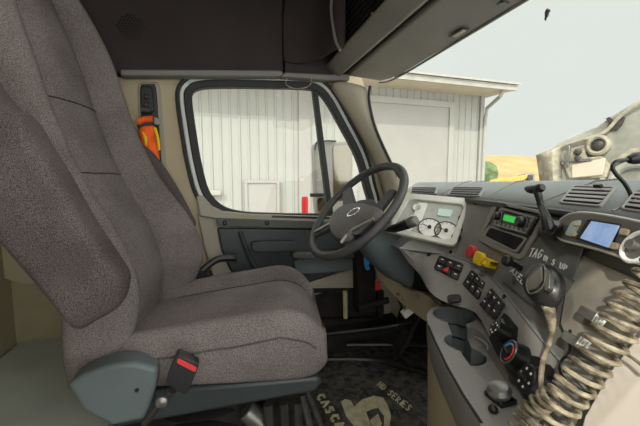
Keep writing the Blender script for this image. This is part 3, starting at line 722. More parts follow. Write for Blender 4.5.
vent([(634,189),(690,191),(676,216),(619,208)],.4,4,'grey louvred air vent cut by the right picture edge')
# panel seams on top pad
for q in ((440,446,1.2),(486,490,.9)):
    pass
def padline(Y0,Y1):
    pts=[]
    for t in range(9):
        s=t/8; Y=Y0+(Y1-Y0)*s; k=(1.5-Y)/1.5; d=.13+.08*k; zt=1.046+.012*k-.985
        if s<.6: pts.append(r1(Y)+V((d*s,0,.013+(zt-.012)*.92*s/.62)))
        else: pts.append(r1(Y)+V((d*.62+d*.2*(s-.62)/.38,0,.012+(zt-.012)*.92+.002+.004*(s-.62)/.38)))
    return pts
for a,b in ((1.20,1.16),(1.14,1.08),(.86,.82),(.60,.50),(.40,.36)):
    obj('pad_seam',MB().tube(padline(a,b),.002,6),'lower',dash)
# instrument cluster
f=fA(437,222,1.1)
cl=obj('instrument_cluster',MB().ring(rquad(f,[(404,195),(471,201),(455,249),(382,232)],.0,.10),rquad(f,[(410,201),(464,207),(450,243),(393,229)],.0,.12),f.n*.016),'bezel',dash,bevel=.004,label='pale bezelled instrument cluster with two round gauges')
obj('cluster_face',MB().prism(rquad(f,[(404,198),(467,204),(453,246),(388,231)],-.004,.12),f.n*.008),'clface',cl)
def gauge(x,y,r,fc=f,m='gauge'):
    p=fc.px(x,y,.004)
    obj('gauge',MB().lathe(p,fc.n,[(r,0),(r,.004),(r*.93,.004)],28),m,cl)
    rg=MB().tube([p+fc.n*.004+(fc.u*math.cos(t*math.pi/16)+fc.v*math.sin(t*math.pi/16))*r for t in range(32)],.0022,6,True)
    obj('gauge_ring',rg,'darkmetal',cl)
    tk=MB()
    for k in range(11):
        a=(-40+26*k)*D2R; d=fc.u*math.cos(a)+fc.v*math.sin(a); s=fc.n.cross(d); tk.box(p+fc.n*.005+d*r*.8,d*r*.08,s*r*.02,fc.n*.0006)
    obj('gauge_ticks',tk,'darkmetal',cl)
    d=(fc.u*-.9+fc.v*.3).normalized(); s=fc.n.cross(d)
    obj('needle',MB().box(p+fc.n*.008+d*r*.35,d*r*.4,s*.0009,fc.n*.0008),'darkmetal',cl)
    obj('needle_cap',MB().lathe(p+fc.n*.004,fc.n,[(r*.17,0),(r*.15,.008)],12),'black',cl)
gauge(429.5,228,.038); gauge(446,231.5,.038)
obj('cluster_display',MB().prism(rquad(f,[(438.5,209),(453,210.5),(450,217.5),(437,216)],.004,.1),f.n*.004),'lcd',cl,bevel=.001)
for x,y in ((463,219),(461.5,227),(456,238),(417,208),(414,219),(408,228)):
    p=f.px(x,y,.004); obj('small_gauge',MB().lathe(p,f.n,[(.016,0),(.016,.005),(.013,.004)],16),'gauge' if x<420 else 'blackm',cl)
obj('indicator_strip',MB().prism(rquad(f,[(418,203),(428,204),(421,222),(412,220)],.004,.15),f.n*.004),'gauge',cl)
obj('cluster_hood',MB().prism(pxs(f,[(388,198),(402,192),(412,194),(404,200),(390,230),(376,230)],.0),f.n*.02),'tan',dash,bevel=.004,label='tan trim at the door end of the dash')
for x,y in ((475.5,203.5),(451,252)): 
    ff=fA(x,y,.95); obj('screw',MB().lathe(ff.px(x,y),ff.n,[(.006,0),(.006,.003),(.003,.003)],10),'black',dash)
# slot below cluster
ff=fA(424,244,1.15); obj('dash_slot',MB().prism(rquad(ff,[(400,241),(432,249),(431,257),(408,257)],-.002,.2),ff.n*.006),'blackm',dash,bevel=.002)
# panel edge frame around the radio
f=fA(508,228,.75)
fr=rquad(f,[(497,201),(551,213),(524,262),(478,240)],.004,.10); fr2=rquad(f,[(500,205),(545,215),(522,256),(483,237)],.004,.10)
obj('radio_surround',MB().ring(fr,fr2,f.n*.007),'lower',dash,bevel=.002)
obj('storage_slot',MB().prism(rquad(f,[(491,227.5),(528.5,239),(518,252.5),(485,236.5)],.006,.10),f.n*.004),'blackm',dash,label='open black storage slot below the radio')
obj('slot_frame',MB().ring(rquad(f,[(490,226),(530,238),(519,254),(482,237)],.006,.12),rquad(f,[(492,228),(527,239.5),(517,251),(486.5,236)],.006,.12),f.n*.006),'lower',dash,bevel=.002)
ra=thing('car_radio',f.px(510,230),'black car radio with green lit display mounted in the dash','radio')
body=[(500,207),(537,217),(527.5,235.5),(493,225.5)]
obj('face_plate',MB().prism(rquad(f,body,.018,.08),f.n*-.018),'black',ra,bevel=.003)
obj('face_inlay',MB().ring(rquad(f,[(500.5,208),(536,217.5),(527,234.5),(494,225)],.016,.08),rquad(f,[(502,209.5),(534,218.5),(526.5,232.5),(496,224)],.016,.08),f.n*.003),'metal',ra)
obj('disc_slot',MB().prism(rquad(f,[(505,211),(529.5,217.5),(529,219),(504.5,212.5)],.016,.2),f.n*.002),'blackm',ra)
obj('display',MB().prism(rquad(f,[(505.5,214.5),(518,217.5),(515.5,223.5),(503.5,220.5)],.015,.1),f.n*.003),'green',ra,label='green backlit display')
for x,y,r in ((499.5,216.5,.012),(523.5,222.5,.014)):
    obj('knob',MB().lathe(f.px(x,y,.015),f.n,[(r,0),(r*.95,.014),(r*.8,.016)],20),'black',ra)
    obj('knob_ring',MB().tube([f.px(x,y,.018)+(f.u*math.cos(t*.314)+f.v*math.sin(t*.314))*r*1.1 for t in range(20)],.0016,6,True),'silver',ra)
for k in range(6):
    x=500+4.2*k; y=224+1.2*k
    obj('preset_button',MB().box(f.px(x,y,.017),f.u*.007,f.v*.004,f.n*.002),'metal',ra,bevel=.001)
for x,y in ((531,221),(529.5,225),(527,229)): obj('side_button',MB().box(f.px(x,y,.017),f.u*.006,f.v*.004,f.n*.002),'metal',ra,bevel=.001)
# red and yellow brake knobs
f=fA(478,256,.85)
def knob(pts,st_,m,lab):
    k=obj('brake_valve_knob',MB().prism(pxs(f,pts,.03),f.n*.014),m,dash,bevel=.003,label=lab)
    obj('knob_stem',MB().tube([f.px(*st_,-.002),f.px(*st_,.03)],.010,12),m,k)
knob([(473,245.5),(478,247.5),(478,252),(474,259),(470,257),(469.5,252)],(476,254),'red','red octagonal trailer air supply knob')
knob([(480,251.5),(486.5,254),(487,258),(482,266.5),(476.5,263.5),(478,256)],(485,261),'yellow','yellow paddle shaped parking brake knob')
obj('knob_barrel',MB().prism(rquad(f,[(487,257),(499,262),(496,270),(484,265)],.004,.15),f.n*.024),'yellow',dash,bevel=.004,label='yellow square barrel beside the paddle knob')
# trailer brake hand lever
f=fA(545,228,.6)
lv=thing('hand_brake_lever',f.px(545,230),'black paddle brake lever standing on the dash beside the radio','lever')
bs=[(541,225),(548,220),(556,220),(562,222),(564,227),(560,233),(554,240),(545,238),(537,231)]
obj('lever_housing',MB().loft([scaled(catmull(pxs(f,bs,h),3,True),s) for s,h in ((1,-.004),(.98,.02),(.85,.035),(.5,.045),(.05,.047))]),'black',lv)
lp=[f.px(549,230,.045),f.px(546,218,.055),f.px(541,205,.065),f.px(538.5,196,.075),f.px(537,190,.08)]
obj('lever_arm',MB().tube(catmull(lp,4),[.012,.012,.011,.010,.009,.008,.007,.007,.0065,.0065,.0065,.0065,.007,.007,.008,.008,.008],10),'black',lv)
obj('lever_paddle',MB().tube(catmull([f.px(525,188,.085),f.px(531,189.5,.083),f.px(537,189,.08),f.px(543,187,.078)],4),[.002,.004,.006,.008,.008,.009,.009,.009,.009,.009,.009,.008,.006],10),'black',lv)
# toggle knob
f=fA(515,265,.6)
tg=thing('toggle_switch',f.px(522,268),'black push pull knob on a short stem beneath the radio','switch')
a,b=f.px(508,261.5,.045),f.px(522,269,.004)
obj('stem',MB().tube([a,b],.007,10),'black',tg); obj('knob_cap',MB().lathe(a,(a-b).normalized(),[(.008,-.006),(.0125,-.002),(.0125,.008),(.009,.012)],16),'black',tg,bevel=.001)
obj('collar',MB().lathe(f.px(522.5,269.5,0),f.n,[(.012,0),(.012,.006),(.008,.008)],14),'metal',tg)
# darker accessory plate with handwriting
def plate(name,q,m,c0,th,cxy,g,rad=.05,bev=.002,label=None,fr=None):
    f=fr or fA(cxy[0],cxy[1],g); return f,obj(name,MB().prism(rquad(f,q,c0,rad),f.n*th),m,dash,bevel=bev,label=label)
f,_=plate('accessory_panel',[(536,232),(585,246),(560,330),(500,278)],'dusty',.0,.004,(540,265),.5,.03)
STR={'T':[[(0,1),(.9,1)],[(.45,1),(.4,0)]],'A':[[(0,0),(.45,1),(.8,0)],[(.2,.4),(.65,.42)]],'G':[[(.85,.85),(.4,1),(.05,.5),(.35,0),(.8,.2),(.8,.5),(.5,.5)]],
'X':[[(0,0),(.7,1)],[(0,1),(.7,0)]],'E':[[(.7,1),(0,1),(0,0),(.7,0)],[(0,.5),(.55,.5)]],'L':[[(0,1),(0,0),(.7,0)]],'I':[[(.1,0),(.15,1)]],'N':[[(0,0),(.05,1),(.6,0),(.65,1)]],
'S':[[(.7,.9),(.3,1),(.05,.75),(.6,.35),(.4,0),(0,.1)]],'U':[[(0,1),(.1,.1),(.4,0),(.65,.2),(.7,1)]],'P':[[(0,0),(.05,1),(.6,.85),(.55,.5),(.05,.45)]],'C':[[(.8,.85),(.4,1),(.05,.5),(.4,0),(.8,.15)]],
'D':[[(0,0),(0,1),(.5,.9),(.7,.5),(.5,.1),(0,0)]],'R':[[(0,0),(0,1),(.6,.8),(.5,.5),(0,.5),(.7,0)]],'H':[[(0,0),(0,1)],[(.7,0),(.7,1)],[(0,.5),(.7,.5)]]}
def write(mb,txt,start,du,dv,r,n,adv=1.15):
    x=0
    for ch in txt:
        if ch!=' ':
            for s in STR[ch]:
                mb.tube([start+du*(x+a)+dv*b+n*.002 for a,b in s],r*1.35,6)
        x+=adv if ch not in 'I' else .5
fh2=f
tx=MB(); a=f.px(529,257,.004); du=(f.px(538,261,.004)-f.px(527,257,.004))/1.55; dv=(f.px(531,247.5,.004)-f.px(527.5,256,.004))
du=(f.px(541,259,.004)-a)/3.0
write(tx,'TAG',a,du*.95,dv*.95,.0011,f.n)
obj('handwriting',tx,'white',dash,label='white hand painted letters TAG'); tx=MB()
a2=f.px(544,260.5,.004); du2=(f.px(564,270,.004)-a2)/5.2; dv2=(f.px(546,254,.004)-f.px(544,261,.004))*.72
write(tx,'IN S UP',a2,du2*.85,dv2,.001,f.n)
obj('handwriting',tx,'white',dash,label='small white hand painted letters'); tx=MB()
a3=f.px(511,272,.006); du3=(f.px(523.5,285,.006)-a3)/4.3; dv3=(f.px(516.5,262.5,.004)-f.px(512,268,.004))*.75
write(tx,'AXEL',a3,du3,dv3,.0011,f.n)
obj('handwriting',tx,'white',dash,label='white hand painted letters AXEL')
# display unit
f=fA(595,240,.4)
du_=thing('dash_display_unit',f.px(590,262),'grey dash unit with blue lit screen, cream buttons and round dial','display')
P=catmull(pxs(f,[(561.5,234),(566,223),(575,217),(590,215.5),(614,218.5),(660,228),(700,240),(700,286),(650,268),(610,254),(580,246),(566,242)],.02),3,True); c=sum(P,V())/len(P)
obj('housing',MB().loft([[c+(p-c)*s+f.n*h for p in P] for s,h in ((.97,-.02),(1,0),(1,.008),(.97,.014),(.9,.015))]),'unit',du_)
obj('bezel_trim',MB().tube([c+(p-c)*.985+f.n*.012 for p in P],.003,6,True),'bezel',du_)
obj('screen_frame',MB().prism(rquad(f,[(590,220),(622,225),(612,251),(577,240)],.034,.06),f.n*.004),'black',du_)
obj('screen',MB().prism(rquad(f,[(592.5,221.5),(620,226),(609,248),(581,238.5)],.038,.04),f.n*.002),'blue',du_,label='blue lit screen')
obj('side_screen',MB().prism(rquad(f,[(573,222),(583,220),(574,238),(566,235)],.034,.25),f.n*.003),'lcd',du_)
for x,y in ((578,225),(575,235),(626.5,233),(617,247)): 
    obj('button',MB().prism(rquad(f,[(x-3.5,y-4),(x+5,y-2.5),(x+2.5,y+4),(x-5.5,y+2.5)] if x>600 else [(x-1.5,y-2.5),(x+4,y-1.5),(x+1.5,y+2.5),(x-3.5,y+1.5)],.034,.25),f.n*.005),'cream',du_,bevel=.001)
obj('dial_ring',MB().tube([f.px(637,247,.038)+(f.u*math.cos(t*.2618)+f.v*math.sin(t*.2618))*.022 for t in range(24)],.0035,8,True),'white',du_)
obj('dial',MB().lathe(f.px(637,247,.034),f.n,[(.021,0),(.021,.003),(.008,.004),(.007,.012),(.003,.013)],24),'metal',du_)
# screws on panel
for x,y in ((576,214),(564,293),(505,297),(470,268)):
    ff=fA(x,y,.5); obj('screw',MB().lathe(ff.px(x,y,.003),ff.n,[(.006,0),(.006,.004),(.003,.004)],10),'black',dash)
# lower dash face B
R3p=[(408,262,.76),(420,275,.72),(430,292,.70),(447,303,.69),(475,312,.685),(492,342,.678),(512,374,.672),(537,407,.668),(562,440,.664),(620,520,.66)]
R3=catmull([aZ(*p) for p in R3p],3)
nn=min(len(R2),len(R3)); rows=[]
A=R2[:nn]; B=R3[:nn]
for a,b in zip(A,B):
    rows.append([a+V((.004,0,.003)),a.lerp(b,.06)+V((-.004,0,.004)),a.lerp(b,.5)+V((-.004,0,.004)),a.lerp(b,.94),b,b+V((.06,0,-.03)),a+V((.06,0,-.05))])
obj('lower_panel',MB().loft(rows),'lower',dash,smooth=50)
obj('panel_edge',MB().tube([p+V((-.003,0,.003)) for p in A],.0035,6),'dashtop',dash)
def fB_(x,y):
    best=None
    for i in range(nn-1):
        a,b,a2,b2=A[i],B[i],A[i+1],B[i+1]
        n=(b-a).cross((a2+b2)-(a+b)).normalized(); p=hit(x,y,(a+b+a2+b2)/4,n)
        cc=(a+b+a2+b2)/4; 
        along=((a2+b2)-(a+b)).normalized(); d=abs((p-cc).dot(along))
        if best is None or d<best[0]: best=(d,Fr(p,along,a-b))
    return best[1]
def switchbank(q,rowsn,colsn,label,red=None):
    cx=sum(p[0] for p in q)/4; cy=sum(p[1] for p in q)/4; f=fB_(cx,cy)
    b=obj('switch_bank',MB().prism(rquad(f,q,-.002,.12),f.n*.010),'black',dash,bevel=.003,label=label)
    TL,TR,BR,BL=pxs(f,q,.008)
    for r in range(rowsn):
        for c_ in range(colsn):
            s,t=(c_+.5)/colsn,(r+.5)/rowsn; m=TL.lerp(TR,s).lerp(BL.lerp(BR,s),t)
            hu=(TR-TL)/colsn*.40; hv=(TL-BL)/rowsn*.40
            obj('rocker_switch',MB().prism([m-hu-hv,m+hu-hv,m+hu+hv,m-hu+hv],f.n*.007),'darkmetal',b,bevel=.0015)
            obj('switch_mark',MB().box(m+f.n*.0075+hv*.3,hu*.35,hv*.12,f.n*.0008),'white',b)
    if red:
        m=f.px(*red,.016); obj('hazard_switch',MB().prism([m-f.u*.010-f.v*.010,m+f.u*.010-f.v*.010,m+f.v*.012],f.n*.006),'red',b,bevel=.001,label='red triangular hazard switch')
    return b
switchbank([(440,257),(465,266),(458,283),(434,270)],2,3,'switch bank with a red hazard triangle',(447,270))
switchbank([(473,271),(487.5,284),(479,301),(463.5,286)],2,3,'middle switch bank on the lower dash')
switchbank([(493,288),(505.5,305),(497,320),(481,306)],2,3,'switch bank next to the climate knobs')
# climate knobs
f=fB_(515,340)
P=rquad(f,[(507,312),(560,372),(540,418),(490,340)],-.001,.12)
obj('climate_panel',MB().prism(P,f.n*.006),'black',dash,bevel=.002)
def knb(x,y,r,lab,ring=None):
    f=fB_(x,y); p=f.px(x,y,.03)-f.n*.028
    k=obj('climate_knob',MB().lathe(p,f.n,[(r*1.15,0),(r*1.1,.012),(r,.018),(r,.028),(r*.9,.030)],28),'black',dash,label=lab)
    if ring:
        for nm,a0,a1 in (('red',-60,80),('bluetag',80,200)):
            obj('dial_band',MB().tube([p+f.n*.030+(f.u*math.cos(a*D2R)+f.v*math.sin(a*D2R))*r*.66 for a in range(a0,a1+1,10)],.0022,6),nm,k)
        obj('dial_rim',MB().tube([p+f.n*.029+(f.u*math.cos(a*D2R)+f.v*math.sin(a*D2R))*r*.95 for a in range(0,360,15)],.002,6,True),'metal',k)
    else:
        for j in range(6):
            a=j*60*D2R; obj('knob_mark',MB().lathe(p+f.n*.0295+(f.u*math.cos(a)+f.v*math.sin(a))*r*.62,f.n,[(.003,0),(.002,.0015)],8),'white',k)
    obj('knob_grip',MB().box(p+f.n*.033,f.u*r*.5,f.v*r*.12,f.n*.005),'black',k,bevel=.002)
knb(495,328,.018,'small black fan knob with white marks'); knb(509,352,.024,'black temperature knob with red and blue ring',True); knb(526,378,.025,'black vent mode knob with white symbols')
# ash tray tab
f=fB_(453,299); tb=obj('ashtray_tab',MB().prism(rquad(f,[(448,297),(462,296),(461,303),(449,305)],.0,.35),f.n*.012),'darkmetal',dash,bevel=.003)
g=fA(630,400,.2)
obj('sunpaint_panel',MB().prism(pxs(g,[(614,372),(640,340),(700,300),(720,560),(560,520),(588,418)],.004),g.n*.006),'sunpaint',dash,bevel=.004,label='tan panel at the lower right, paled by painted sunlight')
g=fA(600,300,.3)
obj('dusty_sun_panel',MB().prism(pxs(g,[(572,262),(586,256),(660,290),(690,330),(640,332),(606,368),(575,352),(562,325)],.0),g.n*.004),'dust_sun',dash,bevel=.002,label='dusty panel with beige sunlight painted in')
# ---- console with cup holders
zt=.655
out=[(427,320),(428,312),(436,305),(452,303),(476,306),(486,322),(500,345),(522,378),(548,415),(585,465),(510,475),(482,428),(462,397),(446,368),(433,340)]
P=catmull([aZ(x,y,zt) for x,y in out],3,True)
c=sum(P,V())/len(P)
L=[]
for s,h in ((.90,-.22),(.97,-.10),(1.0,-.03),(1.0,-.008),(.985,0)): L.append([c+(p-c)*s+Z_*h for p in P])
body=obj('console_body',MB().loft(L),'lower',None)
body.location=(0,0,0); 
for v in body.data.vertices: pass
bpy.data.objects.remove(body)
def bake_bool(name,mbs,cutters,m,parent,label=None,bevel=0):
    def mk(mb):
        bmesh.ops.recalc_face_normals(mb.bm,faces=mb.bm.faces); me=bpy.data.meshes.new('t'); mb.bm.to_mesh(me); mb.bm.free(); o=bpy.data.objects.new('t',me); C.objects.link(o); return o
    o=mk(mbs); cs=[mk(q) for q in cutters]
    o.data.materials.append(M[m]); 
    for q in cs:
        q.data.materials.append(M[m] if q is cs[-1] else M['cupin'])
        b=o.modifiers.new('b','BOOLEAN'); b.operation='DIFFERENCE'; b.object=q; b.solver='EXACT'; b.material_mode='TRANSFER'
    dg=bpy.context.evaluated_depsgraph_get(); dg.update()
    me=bpy.data.meshes.new_from_object(o.evaluated_get(dg)); me.name=name
    bpy.data.objects.remove(o)
    for q in cs: bpy.data.objects.remove(q)
    for p in me.polygons: p.use_smooth=True
    me.set_sharp_from_angle(angle=35*D2R)
    r=bpy.data.objects.new(name,me); C.objects.link(r); r.parent=parent; r.location=-parent.location
    if label: r['label']=label
    if bevel: b=r.modifiers.new('v','BEVEL'); b.width=bevel; b.segments=2; b.limit_method='ANGLE'; b.angle_limit=40*D2R
    return r
L=[]
for s,h in ((.86,-.17),(.88,-.09),(.965,-.075),(.99,-.045),(1.0,-.02),(1.0,-.006),(.99,0)): L.append([c+(p-c)*s+Z_*h for p in P])
cA=aZ(453.5,315.5,zt); cB=aZ(465,343,zt)
cut1=MB().lathe(cA-Z_*.13,Z_,[(.056,0),(.060,.2)],32); cut2=MB().lathe(cB-Z_*.13,Z_,[(.046,0),(.048,.2)],32)
dd=(cB-cA); sd=Z_.cross(dd).normalized()*.024
cut4=MB().prism([cA-sd-Z_*.129,cA+sd-Z_*.129,cB+sd-Z_*.129,cB-sd-Z_*.129],Z_*.2)
tr=catmull([aZ(x,y,zt-.03) for x,y in ((452,345),(470,338),(482,345),(495,365),(508,388),(498,398),(482,392),(465,372))],3,True)
cut3=MB().prism(tr,Z_*.08); tray_i=2
obj_c=bake_bool('console',MB().loft(L),[cut1,cut2,cut4,cut3],'lower',dash,'grey console with round cup holder and tray',0)
for q_ in (cA,cB): obj('cup_floor_shade',MB().lathe(q_-Z_*.1295,Z_,[(.045,0),(.045,.004)],28),'black',dash)  # black discs stand in for shade at the cup holder bottoms
aa=math.atan2((cB-cA).y,(cB-cA).x)/D2R
for q_,r_,s_,e_ in ((cA,.0605,aa+28,aa+332),(cB,.0495,aa+215,aa+325),(cB,.0495,aa+60,aa+145)):
    obj('holder_rim',MB().tube([q_+(X_*math.cos(s_*D2R+(e_-s_)*D2R*k/24)+Y_*math.sin(s_*D2R+(e_-s_)*D2R*k/24))*r_ for k in range(25)],.0022,6),'lower',dash)
for q_,r_ in ((cA,.057),(cB,.047)):
    for h_ in (-.05,-.09): obj('holder_rib',MB().tube([q_+Z_*h_+(X_*math.cos(a*D2R)+Y_*math.sin(a*D2R))*(r_+h_*.02) for a in range(int(aa)+30,int(aa)+331,12)] if q_ is cA else [q_+Z_*h_+(X_*math.cos(a*D2R)+Y_*math.sin(a*D2R))*(r_+h_*.02) for a in range(int(aa)+210,int(aa)+331,12)],.0018,6),'black',dash)
obj('holder_ring',MB().tube([cB-Z_*.032+(X_*math.cos(a*D2R)+Y_*math.sin(a*D2R))*.0465 for a in range(150,331,10)],.004,8),'black',dash)
e=[(427,325),(433,340),(446,368),(462,397),(482,428)]
obj('console_seam',MB().tube([ (lambda p: c+(p-c)*.955)(aZ(x,y,zt+.0005)) for x,y in e],.003,6),'rubber',dash)
obj('console_base',MB().loft([[c+(p-c)*s+Z_*h+X_*.0 for p in P] for s,h in ((.80,-.655),(.86,-.4),(.94,-.10),(.94,-.08))],False),'tan',dash,label='tan lower console side')
f=Fr(aZ(500,402,zt),RT,UP)
lt=thing('lighter_plug',aZ(500,402,zt),'round ribbed grey plug on a ball base at the console tray end','plug')
q=aZ(500,400,zt)
obj('plug_cap',MB().lathe(q+Z_*.006,Z_+X_*-.25,[(.012,0),(.019,.006),(.021,.014),(.016,.022),(.004,.024)],18),'metal',lt)
obj('plug_base',MB().box(q+V((0,0,.005)),X_*.018,Y_*.02,Z_*.005).ball(aZ(493,412,zt)+Z_*.005,.008),'black',lt,bevel=.002)
# knee bolster under the column (tan, torn edge) and dark cavity
XK=.73
tb=[(372,262),(379,267),(386,270),(395,279),(402,287),(412,291),(420,292),(432,300),(440,310),(432,326),(420,318),(402,304),(388,290),(378,278)]
obj('knee_trim',MB().prism([aX(x,y,XK) for x,y in tb],(.03,0,0)),'tan',dash,bevel=.004,label='loose tan knee trim with ragged edge')
for x,y in ((383,268),(392,278),(398,294),(418,296)): obj('trim_clip',MB().ball(aX(x,y,XK-.005),.010,.012,.007,n=6),'cord',dash)
kp=thing('trim_5',(.70,1.52,.2),kind='structure')
toe=[(.80,.80),(.83,.62),(.95,.45),(1.02,.30),(.98,.16),(.86,.05),(.80,.0)]
obj('toe_board',MB().loft([[V((x,y,z)) for x,z in toe]+[V((1.2,y,0)),V((1.2,y,.8))] for y in (1.69,1.3,.95,.62)]),'floor',dash,sub=0,smooth=60)
for q_ in (((.2,1.52,.285),(.5,1.515,.285),(.82,1.49,.29),(.93,1.43,.33)),((.25,1.52,.175),(.5,1.48,.17),(.72,1.40,.17),(.88,1.20,.19)),((.6,1.50,.22),(.8,1.44,.22),(.95,1.3,.26))):
    obj('sill_lip',MB().tube(catmull(q_,6),.013,8),'black',kp)
obj('column_cover',MB().prism([(.72,1.42,.78),(.72,1.0,.76),(.73,.98,.66),(.74,1.2,.60),(.74,1.42,.66)],(.15,0,0)),'black',dash,bevel=.01)
obj('kick_post',MB().prism([aY(x,y,1.50) for x,y in ((358,250),(366,247),(376,250),(377,312),(359,314))],(0,.08,0)),'blackm',kp,bevel=.01)
obj('kick_bar',MB().tube([aY(358,308,1.48),aY(388,300,1.48)],.018,8),'blackm',kp)
tag(obj('blue_tag',MB().prism(catmull([aY(x,y,1.48) for x,y in ((364.5,256),(370,257),(370.5,262),(368.5,265),(370,269),(366.5,270),(364.5,264))],2,True),(0,.006,0)),'bluetag'),'small blue tag on the black post under the wheel','tag')
tag(obj('red_tag',MB().prism([aY(x,y,1.44) for x,y in ((376,281),(380.5,281),(381,290),(375.8,290.5))],(0,.012,0)),'red',bevel=.002),'small red tag hanging below the steering column','tag')
cn=thing('wire_connector',aY(406,316,1.2),'white plug connector with green wire hanging under the tan knee trim','connector')
obj('plug',MB().box(aY(407,312,1.2),V((.02,0,.012)),Y_*.012,V((-.008,0,.014))),'gauge',cn,bevel=.003)
obj('wire',MB().tube(catmull([aY(405,309,1.2),aY(403,303,1.2),aY(404,297,1.19)],4),.006,6),'leaf',cn)
# pedals
for i,(x,y) in enumerate(((402,342),(425,340))):
    pd=thing('foot_pedal',aY(x,y+18,1.3),('left' if i==0 else 'right')+' of the two black foot pedals in the dark footwell','pedal','foot pedals')
    p=aY(x,y,1.3+.05*i)
    obj('pad',MB().box(p,V((.03,0,.05)),Y_*.035,V((.008,0,-.005))),'blackm',pd,bevel=.005); obj('arm',MB().tube([p+X_*.02,p+V((.12,0,.16))],.010,8),'blackm',pd)
# floor mat
mt=thing('floor_mat',(.6,1.2,FZ),'dirty black rubber floor mat with cream letters and emblem beside the seat','floor mat')
mq=[(312,366),(330,353),(365,349),(405,352),(428,368),(470,440),(470,520),(330,520),(308,430)]
obj('mat',MB().prism(catmull([aZ(x,y,FZ+.002) for x,y in mq],3,True),(0,0,.012)),'matt',mt,bevel=.004)
tx=MB()
def wz(x,y): return aZ(x,y,FZ+.015)
d=(wz(344,440)-wz(316,396))/7.6; dv=(wz(324,393.5)-wz(317.5,397))*.95
write(tx,'CASCADIA',wz(316.5,397),d,dv,.0042,Z_,1.3)
obj('mat_lettering',tx,'logo',mt)
lg=[(341,402),(345,399.5),(351,401),(354,407),(362,400),(374,396),(383,398),(388,406),(391,416),(389,430),(381,445),(374,438),(384,428),(384,416),(378,408),(372,409),(366,412),(372,430),(366,440),(352,424),(346,416)]
obj('mat_emblem',MB().prism([wz(x,y) for x,y in lg],(0,0,.002)),'logo',mt)
lb=MB(); lb.prism([wz(x,y) for x,y in ((370,421),(378,414),(382,424),(375,436))],(0,0,.002)); lb.prism([wz(x,y) for x,y in ((361,420),(366,417),(368,424),(363,427))],(0,0,.002))
obj('mat_emblem',lb,'logo',mt)
hd_=(wz(416,418)-wz(377,386))/11.5
tx=MB(); write(tx,'HD',wz(377,386),hd_,(wz(382,381.5)-wz(378,385)),.0022,Z_,1.2); obj('mat_writing',tx,'logo',mt)
tx=MB(); write(tx,'SERIES',wz(377,386)+hd_*3.4,hd_,(wz(382,381.5)-wz(378,385)),.0022,Z_,1.2)
obj('mat_writing',tx,'logo',mt)
rb=MB()
for k in range(3): rb.tube([wz(381+9*k,374-1*k),wz(398+9*k,394-2*k),wz(424+8*k,424-4*k)],.004,6)
obj('mat_ribs',rb,'matt',mt)
# ================================================================== MICROPHONE, CORDS
f=fA(548,285,.45)
mic=thing('radio_microphone',f.px(548,305),'grey and black handheld radio microphone hanging on the dash panel','microphone')
mf=Fr(f.px(548,286,.045),f.u,f.v)
mo=[(525.5,277),(533,268),(542,263.5),(550,265.5),(557,272),(560.5,283),(558.5,295),(553,303),(546,308),(536,304),(529,296),(526,287)]
P=catmull(pxs(mf,mo),3,True); c=sum(P,V())/len(P)
obj('shell',MB().loft([[c+(p-c)*s+mf.n*h for p in P] for s,h in ((.80,-.015),(.93,-.012),(1,-.005),(.98,.002),(.88,.010),(.70,.013),(.3,.014),(.03,.014))]),'mic',mic)
obj('front_grille',MB().prism(pxs(mf,[(528,280),(535,271),(543,266),(544,281),(538,289),(529,292)],.013),mf.n*.004),'dust_sun',mic,bevel=.003)
obj('grille_frame',MB().tube(catmull(pxs(mf,[(527,281),(535,270),(544,265),(545,282),(538,291),(529,293)],.018),4,True),.0014,6,True),'silver',mic)
obj('push_button',MB().prism(rquad(mf,[(549,269),(554.5,275),(554,290),(549,293)],.011,.25),mf.n*.008),'metal',mic,bevel=.003)
bt=catmull([mf.px(548,306,-.006),mf.px(551,318,-.008),mf.px(552,333,-.010)],8)
obj('strain_relief',MB().tube(bt,[.0105-.0065*k/16+.0012*(k%2) for k in range(17)],12),'cord',mic)
obj('hanger_clip',MB().box(f.px(563,283,.015),f.u*.008,f.v*.012,f.n*.015),'metal',mic,bevel=.002)
obj('mic_cord',MB().tube(catmull([mf.px(552,332,-.01),mf.px(549,345,-.01),mf.px(543,362,0),mf.px(541,385,.0),mf.px(544,405,0),mf.px(546,432,.0)],6),.0038,8),'cord',mic)
def coil(name,pts,R,r,turns,label,sd=0):
    A=catmull(pts,12); n=len(A); tot=int(turns*14); P=[]; upv=V((0,0,1))
    for k in range(tot+1):
        s=k/tot*(n-1); i=min(int(s),n-2); p=A[i].lerp(A[i+1],s-i); t=(A[i+1]-A[i]).normalized()
        u=t.cross(upv).normalized(); w=t.cross(u); a=2*math.pi*k/14
        P.append(p+(u*math.cos(a)+w*math.sin(a))*R)
    return tag(obj(name,MB().tube(P,r,7),'cord'),label,'cord')
f=fA(600,340,.35)
coil('coiled_cord',[f.px(668,262,.05),f.px(640,298,.05),f.px(612,335,.05),f.px(585,372,.05),f.px(560,405,.05),f.px(535,440,.05)],.0205,.0033,17,'thick beige coiled cord stretched diagonally across the right of the dash')
coil('coiled_cord',[f.px(506,452,.05),f.px(520,426,.05),f.px(534,408,.05),f.px(552,397,.05)],.012,.0032,9,'short beige coiled cord at the bottom below the climate knobs')
tag(obj('thin_wire',MB().tube(catmull([f.px(x,y,.03) for x,y in ((612,345),(622,352),(634,359),(650,372))],5),.002,6),'cord'),'thin tan wire running off the dash at right','wire')
tag(obj('thin_wire',MB().tube(catmull([f.px(x,y,.012) for x,y in ((570,330),(569,352),(562,360),(560,372),(572,386),(590,394))],5),.0022,6),'black'),'thin black wire looping on the dash behind the coiled cord','wire')
